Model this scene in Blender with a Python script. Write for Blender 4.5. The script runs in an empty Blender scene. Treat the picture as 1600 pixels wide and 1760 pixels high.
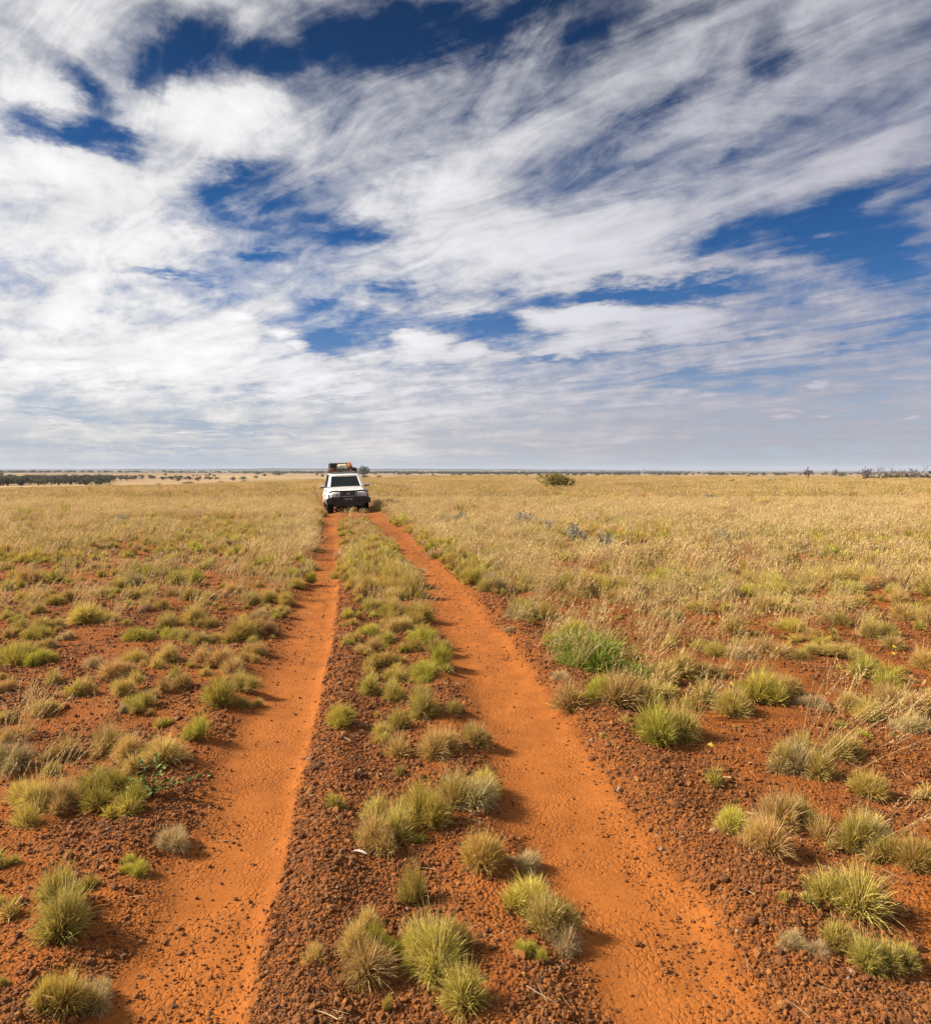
import bpy, bmesh, math, random
import numpy as np
from mathutils import Vector, Matrix, Euler

random.seed(7)
RNG = np.random.default_rng(11)
scene = bpy.context.scene
COL = scene.collection
R = math.radians

# ------------------------------------------------------------------ camera
CAM_H, FPX = 1.85, 1250.0                     # eye height, focal length in photo pixels (1600 wide)
HORIZON = 808.0
PITCH = math.atan((880.0 - HORIZON) / FPX)
cam_d = bpy.data.cameras.new('camera')
cam_d.sensor_fit = 'HORIZONTAL'
cam_d.sensor_width = 36.0
cam_d.lens = FPX / 1600.0 * 36.0
cam_d.clip_start, cam_d.clip_end = 0.05, 30000
cam = bpy.data.objects.new('camera', cam_d)
COL.objects.link(cam)
cam.location = (0, 0, CAM_H)
cam.rotation_euler = (math.pi / 2 - PITCH, 0, 0)
scene.camera = cam

def px_dir(x, y):
    cx, cy = (x - 800.0) / FPX, -(y - 880.0) / FPX
    c, s = math.cos(PITCH), math.sin(PITCH)
    return Vector((cx, c + s * cy, -s + c * cy))

# ------------------------------------------------------------------ world, sun, exposure
SUN_EL, SUN_DIR_AZ = R(36), R(-84)            # azimuth measured from +Y towards +X; sun stands on the left
sun_vec = Vector((math.sin(SUN_DIR_AZ) * math.cos(SUN_EL), math.cos(SUN_DIR_AZ) * math.cos(SUN_EL), math.sin(SUN_EL)))
sd = bpy.data.lights.new('sun', 'SUN')
sd.energy = 5.0
sd.angle = R(0.5)
sd.color = (1.0, 0.87, 0.70)
sun = bpy.data.objects.new('sun', sd)
COL.objects.link(sun)
sun.rotation_euler = (-sun_vec).to_track_quat('-Z', 'Y').to_euler()
sun.location = sun_vec * 100

scene.view_settings.view_transform = 'Standard'
scene.view_settings.look = 'None'
scene.view_settings.gamma = 1.0
scene.view_settings.use_curve_mapping = False
scene.view_settings.exposure = 0.95
cy = scene.cycles
cy.max_bounces, cy.diffuse_bounces, cy.glossy_bounces, cy.transmission_bounces, cy.transparent_max_bounces = 4, 2, 2, 3, 6
cy.caustics_reflective = cy.caustics_refractive = False

def build_world():
    w = bpy.data.worlds.new('World')
    scene.world = w
    w.use_nodes = True
    w.cycles.sampling_method = 'MANUAL'; w.cycles.sample_map_resolution = 512
    nt = w.node_tree
    N, L = nt.nodes, nt.links
    N.clear()
    out = N.new('ShaderNodeOutputWorld')
    bg = N.new('ShaderNodeBackground')
    L.new(bg.outputs[0], out.inputs[0])
    bg.inputs['Strength'].default_value = 0.1
    tc = N.new('ShaderNodeTexCoord')
    D = tc.outputs['Generated']
    sky = N.new('ShaderNodeTexSky')
    sky.sky_type = 'NISHITA'
    sky.sun_disc = False
    sky.sun_elevation = SUN_EL
    sky.sun_rotation = SUN_DIR_AZ
    sky.altitude = 300
    sky.air_density = 1.0
    sky.dust_density = 0.3
    sky.ozone_density = 3.0

    def math_(op, a, b=None, c=None, clamp=False):
        n = N.new('ShaderNodeMath'); n.operation = op; n.use_clamp = clamp
        for i, v in enumerate((a, b, c)):
            if v is None: continue
            if isinstance(v, (int, float)): n.inputs[i].default_value = v
            else: L.new(v, n.inputs[i])
        return n.outputs[0]
    def maprange(v, a, b, c=0.0, d=1.0, smooth=True):
        n = N.new('ShaderNodeMapRange')
        n.interpolation_type = 'SMOOTHSTEP' if smooth else 'LINEAR'
        L.new(v, n.inputs[0])
        for i, q in enumerate((a, b, c, d)): n.inputs[i + 1].default_value = q
        return n.outputs[0]
    def comb(x, y, z=0.0):
        n = N.new('ShaderNodeCombineXYZ')
        for i, v in enumerate((x, y, z)):
            if isinstance(v, (int, float)): n.inputs[i].default_value = v
            else: L.new(v, n.inputs[i])
        return n.outputs[0]
    def vmath(op, a, b):
        n = N.new('ShaderNodeVectorMath'); n.operation = op
        for i, v in enumerate((a, b)):
            if isinstance(v, (tuple, list)): n.inputs[i].default_value = v
            else: L.new(v, n.inputs[i])
        return n
    def noise(vec, scale, detail=6, rough=0.55, dist=0.0, out='Fac'):
        n = N.new('ShaderNodeTexNoise'); n.noise_dimensions = '2D'
        L.new(vec, n.inputs['Vector'])
        n.inputs['Scale'].default_value = scale
        n.inputs['Detail'].default_value = detail
        n.inputs['Roughness'].default_value = rough
        n.inputs['Distortion'].default_value = dist
        return n.outputs[out]
    def mapping(vec, loc=(0, 0, 0), rot=0.0, scale=(1, 1, 1), kind='POINT'):
        n = N.new('ShaderNodeMapping'); n.vector_type = kind
        L.new(vec, n.inputs['Vector'])
        n.inputs['Location'].default_value = loc
        n.inputs['Rotation'].default_value = (0, 0, rot)
        n.inputs['Scale'].default_value = scale
        return n.outputs[0]
    def mix(f, a, b):
        n = N.new('ShaderNodeMix'); n.data_type = 'RGBA'
        if isinstance(f, (int, float)): n.inputs['Factor'].default_value = f
        else: L.new(f, n.inputs['Factor'])
        for k, v in (('A', a), ('B', b)):
            s = [i for i in n.inputs if i.name == k and i.type == 'RGBA'][0]
            if isinstance(v, tuple): s.default_value = v
            else: L.new(v, s)
        return [o for o in n.outputs if o.type == 'RGBA'][0]

    sep = N.new('ShaderNodeSeparateXYZ'); L.new(D, sep.inputs[0])
    X, Y, Z = sep.outputs
    az = math_('ARCTAN2', X, Y)
    el = math_('ARCSINE', Z)
    zp = math_('ADD', math_('MAXIMUM', Z, 0.0), 0.07)
    P = comb(math_('DIVIDE', X, zp), math_('DIVIDE', Y, zp))          # the cloud deck seen from below
    A = comb(az, el)
    # ragged displacement of the large cloud banks
    wob = noise(P, 1.7, 7, 0.66, 0.0, 'Color')
    wv = vmath('SUBTRACT', wob, (0.5, 0.5, 0.5)).outputs[0]
    wv2 = vmath('MULTIPLY', wv, (0.17, 0.09, 0.0)).outputs[0]
    A2 = vmath('ADD', A, wv2).outputs[0]
    A3 = vmath('ADD', A, vmath('MULTIPLY', wv, (0.035, 0.016, 0.0)).outputs[0]).outputs[0]
    # cloud banks and blue gaps: photo pixel centre, half sizes, slope, weight
    spots = [
        # gaps
        (330, 95, 260, 85, 8, -.62), (640, 45, 330, 85, -3, -.60), (480, 120, 160, 60, 10, -.35), (900, 20, 200, 70, 4, -.35),
        (110, 150, 200, 50, -35, -.42), (110, 238, 200, 38, -2, -.60), (250, 155, 60, 55, -30, -.30),
        (400, 330, 210, 45, 13, -.48), (575, 385, 120, 40, -6, -.45), (680, 395, 80, 26, 0, -.30), (430, 430, 90, 22, 0, -.35),
        (290, 484, 110, 16, 0, -.45), (620, 545, 220, 30, 2, -.42), (560, 580, 140, 32, -8, -.55), (700, 505, 160, 14, 2, -.25),
        (1080, 512, 300, 34, -4, -.62), (870, 560, 130, 32, 6, -.50), (1240, 402, 110, 50, 16, -.48),
        (1440, 375, 210, 85, 10, -.62), (1545, 440, 160, 85, 0, -.55), (1330, 470, 80, 20, 8, -.2),
        (1110, 178, 150, 40, 20, -.28), (1010, 60, 110, 60, 20, -.26), (1310, 120, 70, 80, -20, -.28), (1280, 262, 110, 34, 20, -.26), (1060, 285, 120, 30, 14, -.2),
        (1240, 655, 190, 30, 0, -.50), (960, 612, 130, 18, -3, -.42), (1480, 600, 120, 16, -5, -.30), (1500, 690, 160, 16, 0, -.3),
        (100, 712, 110, 12, 0, -.35), (370, 735, 260, 12, -2, -.35), (300, 778, 300, 9, 0, -.4), (560, 690, 160, 8, 0, -.15),
        (1570, 560, 60, 20, 0, -.2),
        # banks
        (385, 215, 240, 100, 0, .42), (60, 190, 170, 60, -15, .25), (150, 60, 200, 50, 15, .12), (130, 300, 280, 50, 4, .30), (140, 420, 330, 110, 0, .35),
        (820, 250, 240, 60, 10, .20), (760, 340, 220, 60, 6, .32), (900, 420, 420, 75, 3, .42), (1130, 470, 170, 32, 0, .35), (1340, 455, 130, 32, 10, .30),
        (1060, 565, 250, 46, -4, .52), (1380, 590, 320, 50, 3, .28), (250, 590, 420, 130, 0, .45), (700, 600, 130, 35, -6, .45), (820, 612, 80, 26, 0, .35),
        # small heaped tops and stray puffs
        (940, 549, 62, 22, 0, .5), (1000, 536, 58, 24, 0, .55), (1052, 531, 52, 26, 0, .6), (1112, 541, 58, 24, 0, .5), (1175, 547, 62, 20, 0, .45), (700, 579, 40, 18, 0, .55), (742, 588, 40, 18, 0, .45),
        (810, 600, 36, 16, 0, .55), (868, 610, 38, 13, 0, .5), (402, 543, 30, 11, 0, .5), (482, 574, 28, 13, 0, .5), (515, 590, 30, 12, 0, .4), (1404, 662, 20, 8, 0, .6), (1345, 717, 34, 7, 0, .7), (1372, 709, 16, 5, 0, .6), (1430, 713, 40, 4, 0, .5), (1562, 717, 26, 7, 0, .7),
        (1250, 200, 420, 120, 18, .16), (1500, 250, 260, 60, 22, .22), (1520, 350, 100, 40, 14, .32), (500, 655, 500, 45, 0, .28), (900, 700, 700, 50, 0, .22), (1000, 765, 900, 30, 0, .18),
    ]
    cover = None
    for (px, py, hw, hh, sl, wt) in spots:
        d = px_dir(px, py).normalized()
        a0, e0 = math.atan2(d.x, d.y), math.asin(d.z)
        k = FPX / max(d.y, 0.3) ** 0  # pixels per radian near the centre
        sx = hw * d.y ** 2 / FPX * 1.0
        sy = hh * d.y ** 2 / FPX * 1.0
        if abs(sl) <= 6:
            q = N.new('ShaderNodeVectorMath'); q.operation = 'MULTIPLY_ADD'
            L.new(A3 if (wt > 0 and hh <= 26) else A2, q.inputs[0]); q.inputs[1].default_value = (1 / sx, 1 / sy, 0); q.inputs[2].default_value = (-a0 / sx, -e0 / sy, 0)
            m = q.outputs[0]
        else:
            m = mapping(A2, (a0, e0, 0), R(sl), (sx, sy, 1.0), 'TEXTURE')
        g = N.new('ShaderNodeTexGradient'); g.gradient_type = 'SPHERICAL'
        L.new(m, g.inputs[0])
        s_ = g.outputs['Fac']; wt *= 1.12 if wt < 0 else 1.2
        cover = math_('MULTIPLY', s_, wt) if cover is None else math_('MULTIPLY_ADD', s_, wt, cover)
    # fine structure
    Pr = mapping(P, (3.1, 1.7, 0), R(142), (1.9, 0.75, 1.0), 'TEXTURE')
    n1 = noise(Pr, 1.35, 9, 0.60, 0.6)
    n2 = noise(mapping(P, (9, 4, 0), R(128), (1.35, 0.5, 1.0), 'TEXTURE'), 2.6, 9, 0.68, 0.7)
    nlow = noise(mapping(A, (0, 5, 0), 0.0, (2.6, 24.0, 1.0)), 1.5, 5, 0.58, 0.0)
    nn = math_('ADD', math_('MULTIPLY', n1, 0.60), math_('MULTIPLY', n2, 0.40))
    lowf = maprange(el, 0.015, 0.12, 1.0, 0.0)
    nmix = math_('ADD', math_('MULTIPLY', nn, math_('SUBTRACT', 1.0, lowf)), math_('MULTIPLY', nlow, lowf))
    # stretch the noise contrast around its mean
    nc = math_('MULTIPLY_ADD', math_('SUBTRACT', nmix, 0.5), 1.85, 0.5)
    puff = noise(mapping(A, (1, 2, 0), 0.0, (9.0, 15.0, 1.0)), 2.4, 5, 0.6, 0.0)
    pc = math_('MULTIPLY', math_('SUBTRACT', puff, 0.5), maprange(el, 0.17, 0.34, 0.75, 0.34))
    dens0 = math_('ADD', math_('ADD', nc, pc), math_('ADD', cover, 0.155))
    dens = maprange(dens0, 0.20, 0.98)
    thick = maprange(dens0, 0.60, 1.35)
    horizon_thin = maprange(el, 0.0, 0.03, 0.5, 1.0)
    dens = math_('MULTIPLY', dens, horizon_thin)
    # cloud light: whiter towards the sun side, greyer away from it
    dt = vmath('DOT_PRODUCT', D, tuple(sun_vec)).outputs['Value']
    cl = mix(maprange(dt, -0.25, 0.55), (2.85, 2.85, 3.35, 1), (5.1, 5.05, 5.1, 1))
    grey = maprange(noise(Pr, 2.6, 3, 0.55), 0.35, 0.75, 1.0, 0.90)
    cl2 = vmath('MULTIPLY', cl, (1, 1, 1)).outputs[0]
    sc = N.new('ShaderNodeVectorMath'); sc.operation = 'SCALE'
    L.new(cl2, sc.inputs[0])
    L.new(math_('MULTIPLY', grey, math_('MULTIPLY_ADD', thick, 0.26, 0.79)), sc.inputs['Scale'])
    lowtint = mix(maprange(el, 0.005, 0.12, 1.0, 0.0), (1, 1, 1, 1), (0.99, 0.95, 0.90, 1))
    cloud = vmath('MULTIPLY', sc.outputs[0], lowtint).outputs[0]
    # clear sky: deep saturated blue overhead, pale grey blue low down
    skyc = vmath('MULTIPLY', sky.outputs[0], (0.095, 0.27, 0.46)).outputs[0]
    skyl = vmath('MULTIPLY', sky.outputs[0], (0.42, 0.38, 0.44)).outputs[0]
    clear = mix(maprange(el, 0.0, 0.30), skyl, skyc)
    dk = N.new('ShaderNodeVectorMath'); dk.operation = 'SCALE'; L.new(clear, dk.inputs[0]); L.new(maprange(el, 0.16, 0.58, 0.95, 0.38), dk.inputs['Scale']); clear = dk.outputs[0]
    clear = mix(maprange(el, 0.0, 0.16, 0.85, 0.0), clear, (2.2, 2.6, 3.2, 1))
    L.new(mix(dens, clear, cloud), bg.inputs['Color'])
build_world()

# ------------------------------------------------------------------ small numeric helpers
def smooth(e0, e1, x):
    t = np.clip((np.asarray(x, float) - e0) / (e1 - e0), 0, 1)
    return t * t * (3 - 2 * t)

_perm = np.random.default_rng(3).random((256, 256))
def vnoise(x, y):
    x = np.asarray(x, float); y = np.asarray(y, float)
    xi, yi = np.floor(x).astype(np.int64), np.floor(y).astype(np.int64)
    fx, fy = x - xi, y - yi
    fx = fx * fx * (3 - 2 * fx); fy = fy * fy * (3 - 2 * fy)
    a = _perm[xi & 255, yi & 255]; b = _perm[(xi + 1) & 255, yi & 255]
    c = _perm[xi & 255, (yi + 1) & 255]; d = _perm[(xi + 1) & 255, (yi + 1) & 255]
    return (a * (1 - fx) + b * fx) * (1 - fy) + (c * (1 - fx) + d * fx) * fy
def fbm(x, y, o=4):
    s, a, t = 0, 0.5, 0
    for k in range(o):
        s = s + a * vnoise(x * 2 ** k + 17 * k, y * 2 ** k + 31 * k); t += a; a *= 0.5
    return s / t

def flat(x, y):
    d = px_dir(x, y)
    t = -CAM_H / d.z
    return d.x * t, d.y * t

# wheel ruts, read from the photograph row by row: (row, left rut l, r, right rut l, r)
ROWS = [(1900, 100, 395, 1080, 1420), (1760, 165, 425, 1045, 1335), (1650, 215, 442, 1005, 1262), (1500, 298, 480, 925, 1165), (1400, 345, 505, 885, 1090),
        (1300, 388, 527, 848, 1020), (1200, 438, 548, 812, 948), (1100, 488, 570, 775, 875), (1000, 526, 584, 716, 788),
        (950, 540, 584, 685, 738), (920, 547, 582, 661, 703), (900, 551, 581, 642, 676), (885, 553, 579, 624, 652),
        (869, 547, 565, 604, 626), (853, 544, 556, 581, 595), (837, 542, 549, 564, 572), (829, 546, 550, 560, 565), (822, 556, 559, 566, 569), (818, 562, 564, 570, 572)]
_t = []
for (ry, a, b, c, d) in ROWS:
    _t.append([flat(800, ry)[1]] + [flat(q, ry)[0] for q in (a, b, c, d)])
_t = np.array(sorted(_t))
TY = np.concatenate([[-30.0, 0.8], _t[:, 0], [400.0]])
def _ext(k):
    c = _t[:, k]
    s = (c[1] - c[0]) / (_t[1, 0] - _t[0, 0])
    return np.concatenate([[c[0] + s * (-30 - _t[0, 0]) * 0.3, c[0] + s * (0.8 - _t[0, 0])], c, [c[-1]]])
TL, TR, UL, UR = [_ext(k) for k in (1, 2, 3, 4)]

def rut_masks(X, Y):
    """returns (rut mask left, rut mask right, signed offsets dL right edge, dR right edge)"""
    jag = (fbm(X * 2.1, Y * 2.1, 5) - 0.5) * 0.20
    jag2 = (fbm(X * 2.1 + 40, Y * 2.1, 5) - 0.5) * 0.20
    a, b = np.interp(Y, TY, TL), np.interp(Y, TY, TR)
    c, d = np.interp(Y, TY, UL), np.interp(Y, TY, UR)
    ml = smooth(-0.20, 0.20, X - a + jag) * smooth(-0.06, 0.07, b - X + jag2 * 0.25)
    mr = smooth(-0.24, 0.18, X - c + jag) * smooth(-0.16, 0.16, d - X + jag2 * .8)
    fade = 1 - smooth(170, 230, Y)
    return ml * fade, mr * fade, X - b, X - d, a - X, c - X

# car pose
CARF = flat(598, 880)
CAR_YAW = R(13.5)
car_fwd = Vector((math.sin(CAR_YAW), -math.cos(CAR_YAW), 0))
CAR = Vector((CARF[0], CARF[1], 0)) - car_fwd * 1.42

def far_height(X, Y):
    d = np.hypot(X, Y)
    tx = np.where(Y > 0.5, X / np.maximum(Y, 0.5), np.sign(X) * 0.7)
    tx = np.clip(tx, -0.8, 0.8)
    d0 = np.interp(tx, [-.8, -.64, -.4, -.2, 0, .3, .5, .64, .8], [58, 62, 80, 130, 205, 225, 205, 172, 150])
    sl = np.interp(tx, [-.8, -.45, -.2, .1, .8], [.0203, .0203, .024, .03, .03])
    fl = np.interp(tx, [-.8, -.45, -.2, .1, .8], [5.0, 5.0, 6.0, 7.5, 9.0])
    k = 14.0
    drop = sl * k * np.log1p(np.exp(np.clip((d - d0) / k, -30, 60)))
    drop = np.where(d > d0 + 600, np.maximum(drop, fl), drop)
    z = -(fl - np.maximum(fl - drop, 0) ** 1.0)
    z = -np.minimum(drop, fl)
    z = z + (fbm(X / 60 + 9, Y / 60, 3) - .5) * 0.5 * smooth(60, 160, d) 
    z = z + (fbm(X / 420 + 3, Y / 420, 3) - .5) * 5.0 * smooth(700, 2500, d)
    H = np.interp(tx, [-.8, -.64, -.2, .05, .4, .64], [2, 4, 15, 10, -8, -14])
    z = z + (H + 7 + (fbm(tx * 30 + 5, d * 0 + 2, 4) - .5) * 7) * smooth(4600, 6300, d) * (1 - 0.9 * smooth(6500, 9500, d))
    return z

def height(X, Y):
    X = np.asarray(X, float); Y = np.asarray(Y, float)
    z = far_height(X, Y)
    near = 1 - smooth(60, 150, np.hypot(X, Y))
    ml, mr, oL, oR, iL, iR = rut_masks(X, Y)
    rut = np.maximum(ml, mr)
    lump = (fbm(X * 2.3, Y * 2.3, 4) - .5) * 0.075 + (fbm(X * 9, Y * 9, 3) - .5) * 0.03
    fine = (fbm(X * 6 + 7, Y * 6, 3) - .5) * 0.012
    berm = 0.055 * np.exp(-((oL - .22) / .16) ** 2) + 0.06 * np.exp(-((oR - .30) / .22) ** 2) + .03 * np.exp(-((iR - .25) / .2) ** 2) + .03 * np.exp(-((iL - .3) / .2) ** 2)
    z = z + near * ((1 - rut) * (lump + berm) + rut * (fine - 0.045))
    dc = np.hypot(X - CAR.x, Y - CAR.y)
    z = z + 0.040 * np.clip(X - CAR.x, -1.6, 1.6) * (1 - smooth(2.6, 6.5, dc))
    return z

def on_ground(x, y):
    """photo pixel -> point of the ground it shows"""
    d = px_dir(x, y)
    ts = np.concatenate([np.arange(1.2, 60, 0.05), np.arange(60, 900, 1.0), np.arange(900, 9000, 20.0)])
    hit = d.z * ts + CAM_H - height(d.x * ts, d.y * ts)
    k = np.argmax(hit < 0) if (hit < 0).any() else len(ts) - 1
    t = ts[k]
    return Vector((d.x * t, d.y * t, float(height(d.x * t, d.y * t))))

def gz(x, y): return float(height(np.array([x]), np.array([y]))[0])

# ------------------------------------------------------------------ materials
class NT:
    def __init__(s, name):
        s.m = bpy.data.materials.new(name); s.m.use_nodes = True
        s.n, s.l = s.m.node_tree.nodes, s.m.node_tree.links
        s.b = s.n['Principled BSDF']; s.out = s.n['Material Output']
    def new(s, t, **kw):
        n = s.n.new('ShaderNode' + t)
        for k, v in kw.items(): setattr(n, k, v)
        return n
    def set(s, sock, v):
        if isinstance(v, bpy.types.NodeSocket): s.l.new(v, sock)
        else: sock.default_value = v
    def attr(s, name):
        return s.new('Attribute', attribute_name=name).outputs['Fac']
    def math(s, op, a, b=0.0, c=0.0, clamp=False):
        n = s.new('Math', operation=op, use_clamp=clamp)
        for i, v in enumerate((a, b, c)): s.set(n.inputs[i], v)
        return n.outputs[0]
    def mr(s, v, a, b, c=0.0, d=1.0):
        n = s.new('MapRange', interpolation_type='SMOOTHSTEP'); s.set(n.inputs[0], v)
        for i, q in enumerate((a, b, c, d)): n.inputs[i + 1].default_value = q
        return n.outputs[0]
    def mix(s, f, a, b):
        n = s.new('Mix', data_type='RGBA'); s.set(n.inputs['Factor'], f)
        for k, v in (('A', a), ('B', b)):
            s.set([i for i in n.inputs if i.name == k and i.type == 'RGBA'][0], v)
        return [o for o in n.outputs if o.type == 'RGBA'][0]
    def noise(s, vec, scale, detail=4, rough=.55, dist=0.0, out='Fac'):
        n = s.new('TexNoise'); s.l.new(vec, n.inputs['Vector'])
        for k, v in (('Scale', scale), ('Detail', detail), ('Roughness', rough), ('Distortion', dist)): n.inputs[k].default_value = v
        return n.outputs[out]
    def voro(s, vec, scale, feature='F1', rnd=1.0):
        n = s.new('TexVoronoi', feature=feature); s.l.new(vec, n.inputs['Vector'])
        n.inputs['Scale'].default_value = scale; n.inputs['Randomness'].default_value = rnd
        return n
    def bump(s, h, strength, dist, normal=None):
        n = s.new('Bump'); s.l.new(h, n.inputs['Height'])
        n.inputs['Strength'].default_value = strength; n.inputs['Distance'].default_value = dist
        if normal is not None: s.l.new(normal, n.inputs['Normal'])
        return n.outputs[0]
    def pos(s): return s.new('NewGeometry').outputs['Position']
    def rand(s): return s.new('ObjectInfo').outputs['Random']
    def obj(s): return s.new('TexCoord').outputs['Object']

def C(r, g, b): return (r, g, b, 1.0)
def plain(name, col, rough=.5, metal=0.0, grain=0.12, scale=30.0, spec=.5, coat=0.0):
    t = NT(name)
    n = t.noise(t.obj(), scale, 5, .6)
    dark = C(*[c * (1 - grain * 1.6) for c in col[:3]]); lite = C(*[min(c * (1 + grain), 1) for c in col[:3]])
    t.set(t.b.inputs['Base Color'], t.mix(t.mr(n, .3, .7), dark, lite))
    t.set(t.b.inputs['Roughness'], t.mr(n, .2, .8, max(rough - .08, .02), min(rough + .08, 1)))
    t.b.inputs['Metallic'].default_value = metal
    t.b.inputs['Specular IOR Level'].default_value = spec
    t.b.inputs['Coat Weight'].default_value = coat
    return t.m

def ground_material():
    t = NT('red_earth')
    P = t.pos()
    trk, grv, strw, rdg = t.attr('track'), t.attr('gravel'), t.attr('straw'), t.attr('ridge')
    n_big = t.noise(P, 0.55, 5, .6)
    n_mid = t.noise(P, 5.0, 5, .6, .3)
    n_fin = t.noise(P, 55.0, 4, .7)
    soil = t.mix(t.mr(n_mid, .3, .7), C(.215, .066, .012), C(.31, .102, .018))
    soil = t.mix(t.mr(n_big, .35, .65), soil, t.mix(.5, soil, C(.20, .066, .016)))
    sand = t.mix(t.mr(n_mid, .3, .75), C(.305, .100, .019), C(.38, .126, .025))
    sand = t.mix(t.math('MULTIPLY', t.mr(t.noise(P, 1.6, 5, .65, .4), .40, .66), .55), sand, soil)
    sand = t.mix(t.math('MULTIPLY', t.mr(n_fin, .42, .72), .6), sand, C(.22, .070, .013))
    # gravel speckle too small to build
    vg = t.voro(P, 62.0)
    spk = t.mr(t.new('SeparateColor').outputs[0], 0, 1)
    sp = t.new('SeparateColor'); t.l.new(vg.outputs['Color'], sp.inputs[0])
    stone = t.mix(sp.outputs[0], C(.11, .042, .018), C(.28, .095, .030))
    soil2 = t.mix(t.math('MULTIPLY', t.mr(sp.outputs[1], .35, .6), t.math('MULTIPLY', grv, .75)), soil, stone)
    # breakup of the rut edge
    edge = t.math('ADD', trk, t.math('MULTIPLY', t.math('SUBTRACT', t.noise(P, 26, 5, .75), .5), .9))
    tm = t.mr(edge, .22, .80)
    base = t.mix(tm, soil2, sand)
    # straw litter where the dry grass closes up; far country
    sn = t.noise(P, 0.09, 6, .65)
    straw = t.mix(t.mr(sn, .35, .65), C(.34, .235, .11), C(.42, .30, .155))
    far_n = t.noise(P, 0.006, 6, .65)
    straw = t.mix(t.math('MULTIPLY', t.mr(far_n, .45, .62), t.attr('far')), straw, C(.20, .115, .065))
    base = t.mix(t.math('MULTIPLY', strw, t.math('SUBTRACT', 1.0, t.math('MULTIPLY', tm, .85))), base, straw)
    scrub = t.mix(t.mr(t.noise(P, 0.004, 6, .7), .42, .6), C(.17, .12, .085), C(.10, .085, .055))
    base = t.mix(t.attr('scrub'), base, scrub)
    base = t.mix(rdg, base, C(.055, .055, .045))
    t.set(t.b.inputs['Base Color'], base)
    t.b.inputs['Roughness'].default_value = .95
    t.b.inputs['Specular IOR Level'].default_value = .15
    # relief: scaly crust on the ruts, gravel elsewhere
    mp = t.new('Mapping'); t.l.new(P, mp.inputs[0]); mp.inputs['Scale'].default_value = (1.0, .72, 1)
    dn = t.noise(P, 16, 3, .6, 0, 'Color')
    va = t.new('VectorMath', operation='MULTIPLY_ADD'); t.l.new(dn, va.inputs[0]); va.inputs[1].default_value = (.055, .055, 0); t.l.new(mp.outputs[0], va.inputs[2])
    vc = t.voro(va.outputs[0], 34.0, 'DISTANCE_TO_EDGE')
    crack = t.math('MULTIPLY', t.mr(vc.outputs['Distance'], 0.0, .22), t.mr(t.noise(P, 3.0, 4, .6), .36, .62))
    vc2 = t.voro(va.outputs[0], 34.0, 'F1')
    sc2 = t.new('SeparateColor'); t.l.new(vc2.outputs['Color'], sc2.inputs[0])
    scale_h = t.math('ADD', t.math('MULTIPLY', crack, .30), t.math('MULTIPLY', sc2.outputs[0], .26))
    hs = t.math('ADD', scale_h, t.math('MULTIPLY', n_fin, .4))
    gh = t.math('SUBTRACT', 1.0, vg.outputs['Distance'])
    hg = t.math('ADD', gh, t.math('MULTIPLY', n_fin, .7))
    h = t.new('Mix', data_type='FLOAT'); t.l.new(tm, h.inputs[0]); t.l.new(hg, h.inputs[2]); t.l.new(hs, h.inputs[3])
    cr = t.bump(h.outputs[0], 1.0, .012)
    t.l.new(cr, t.b.inputs['Normal'])
    return t.m

def blade_material(name, base, mid, tip, dead, dead_amt=.35, hue_var=.12, transl=.28, rough=.6, patch=None):
    """blade colour along its length (t), some blades dead (v), each plant a little different"""
    t = NT(name)
    tt, v, rnd = t.attr('t'), t.attr('v'), t.rand()
    c = t.mix(t.mr(tt, .05, .45), base, mid)
    c = t.mix(t.mr(tt, .40, .95), c, tip)
    dthr = t.math('ADD', v, t.math('MULTIPLY', t.math('SUBTRACT', rnd, .5), .35))
    c = t.mix(t.mr(dthr, 1 - dead_amt - .06, 1 - dead_amt + .06), c, dead)
    if patch is not None:
        P = t.pos()
        pn = t.math('ADD', t.noise(P, .16, 4, .6), t.math('MULTIPLY', t.math('SUBTRACT', rnd, .5), .16))
        c = t.mix(t.math('MULTIPLY', t.mr(pn, .45, .60), .9), c, patch)
        c = t.mix(t.math('MULTIPLY', t.mr(t.noise(P, .45, 3, .6), .45, .7), .28), c, C(.38, .25, .115))
    hs = t.new('HueSaturation')
    t.set(hs.inputs['Hue'], t.math('MULTIPLY_ADD', rnd, -.045 * hue_var / .12, .5 + .022 * hue_var / .12))
    r2 = t.math('FRACT', t.math('MULTIPLY', rnd, 7.31))
    t.set(hs.inputs['Value'], t.math('ADD', t.math('MULTIPLY_ADD', r2, .36, .80), t.math('MULTIPLY', t.math('SUBTRACT', t.math('FRACT', t.math('MULTIPLY', v, 9.7)), .5), .75)))
    hs.inputs['Saturation'].default_value = 1.0
    t.set(hs.inputs['Color'], c)
    t.set(t.b.inputs['Base Color'], hs.outputs[0])
    t.b.inputs['Roughness'].default_value = rough
    t.b.inputs['Specular IOR Level'].default_value = .3
    tr = t.new('BsdfTranslucent'); t.l.new(hs.outputs[0], tr.inputs['Color'])
    ms = t.new('MixShader'); ms.inputs[0].default_value = transl
    t.l.new(t.b.outputs[0], ms.inputs[1]); t.l.new(tr.outputs[0], ms.inputs[2])
    t.l.new(ms.outputs[0], t.out.inputs['Surface'])
    return t.m

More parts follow.
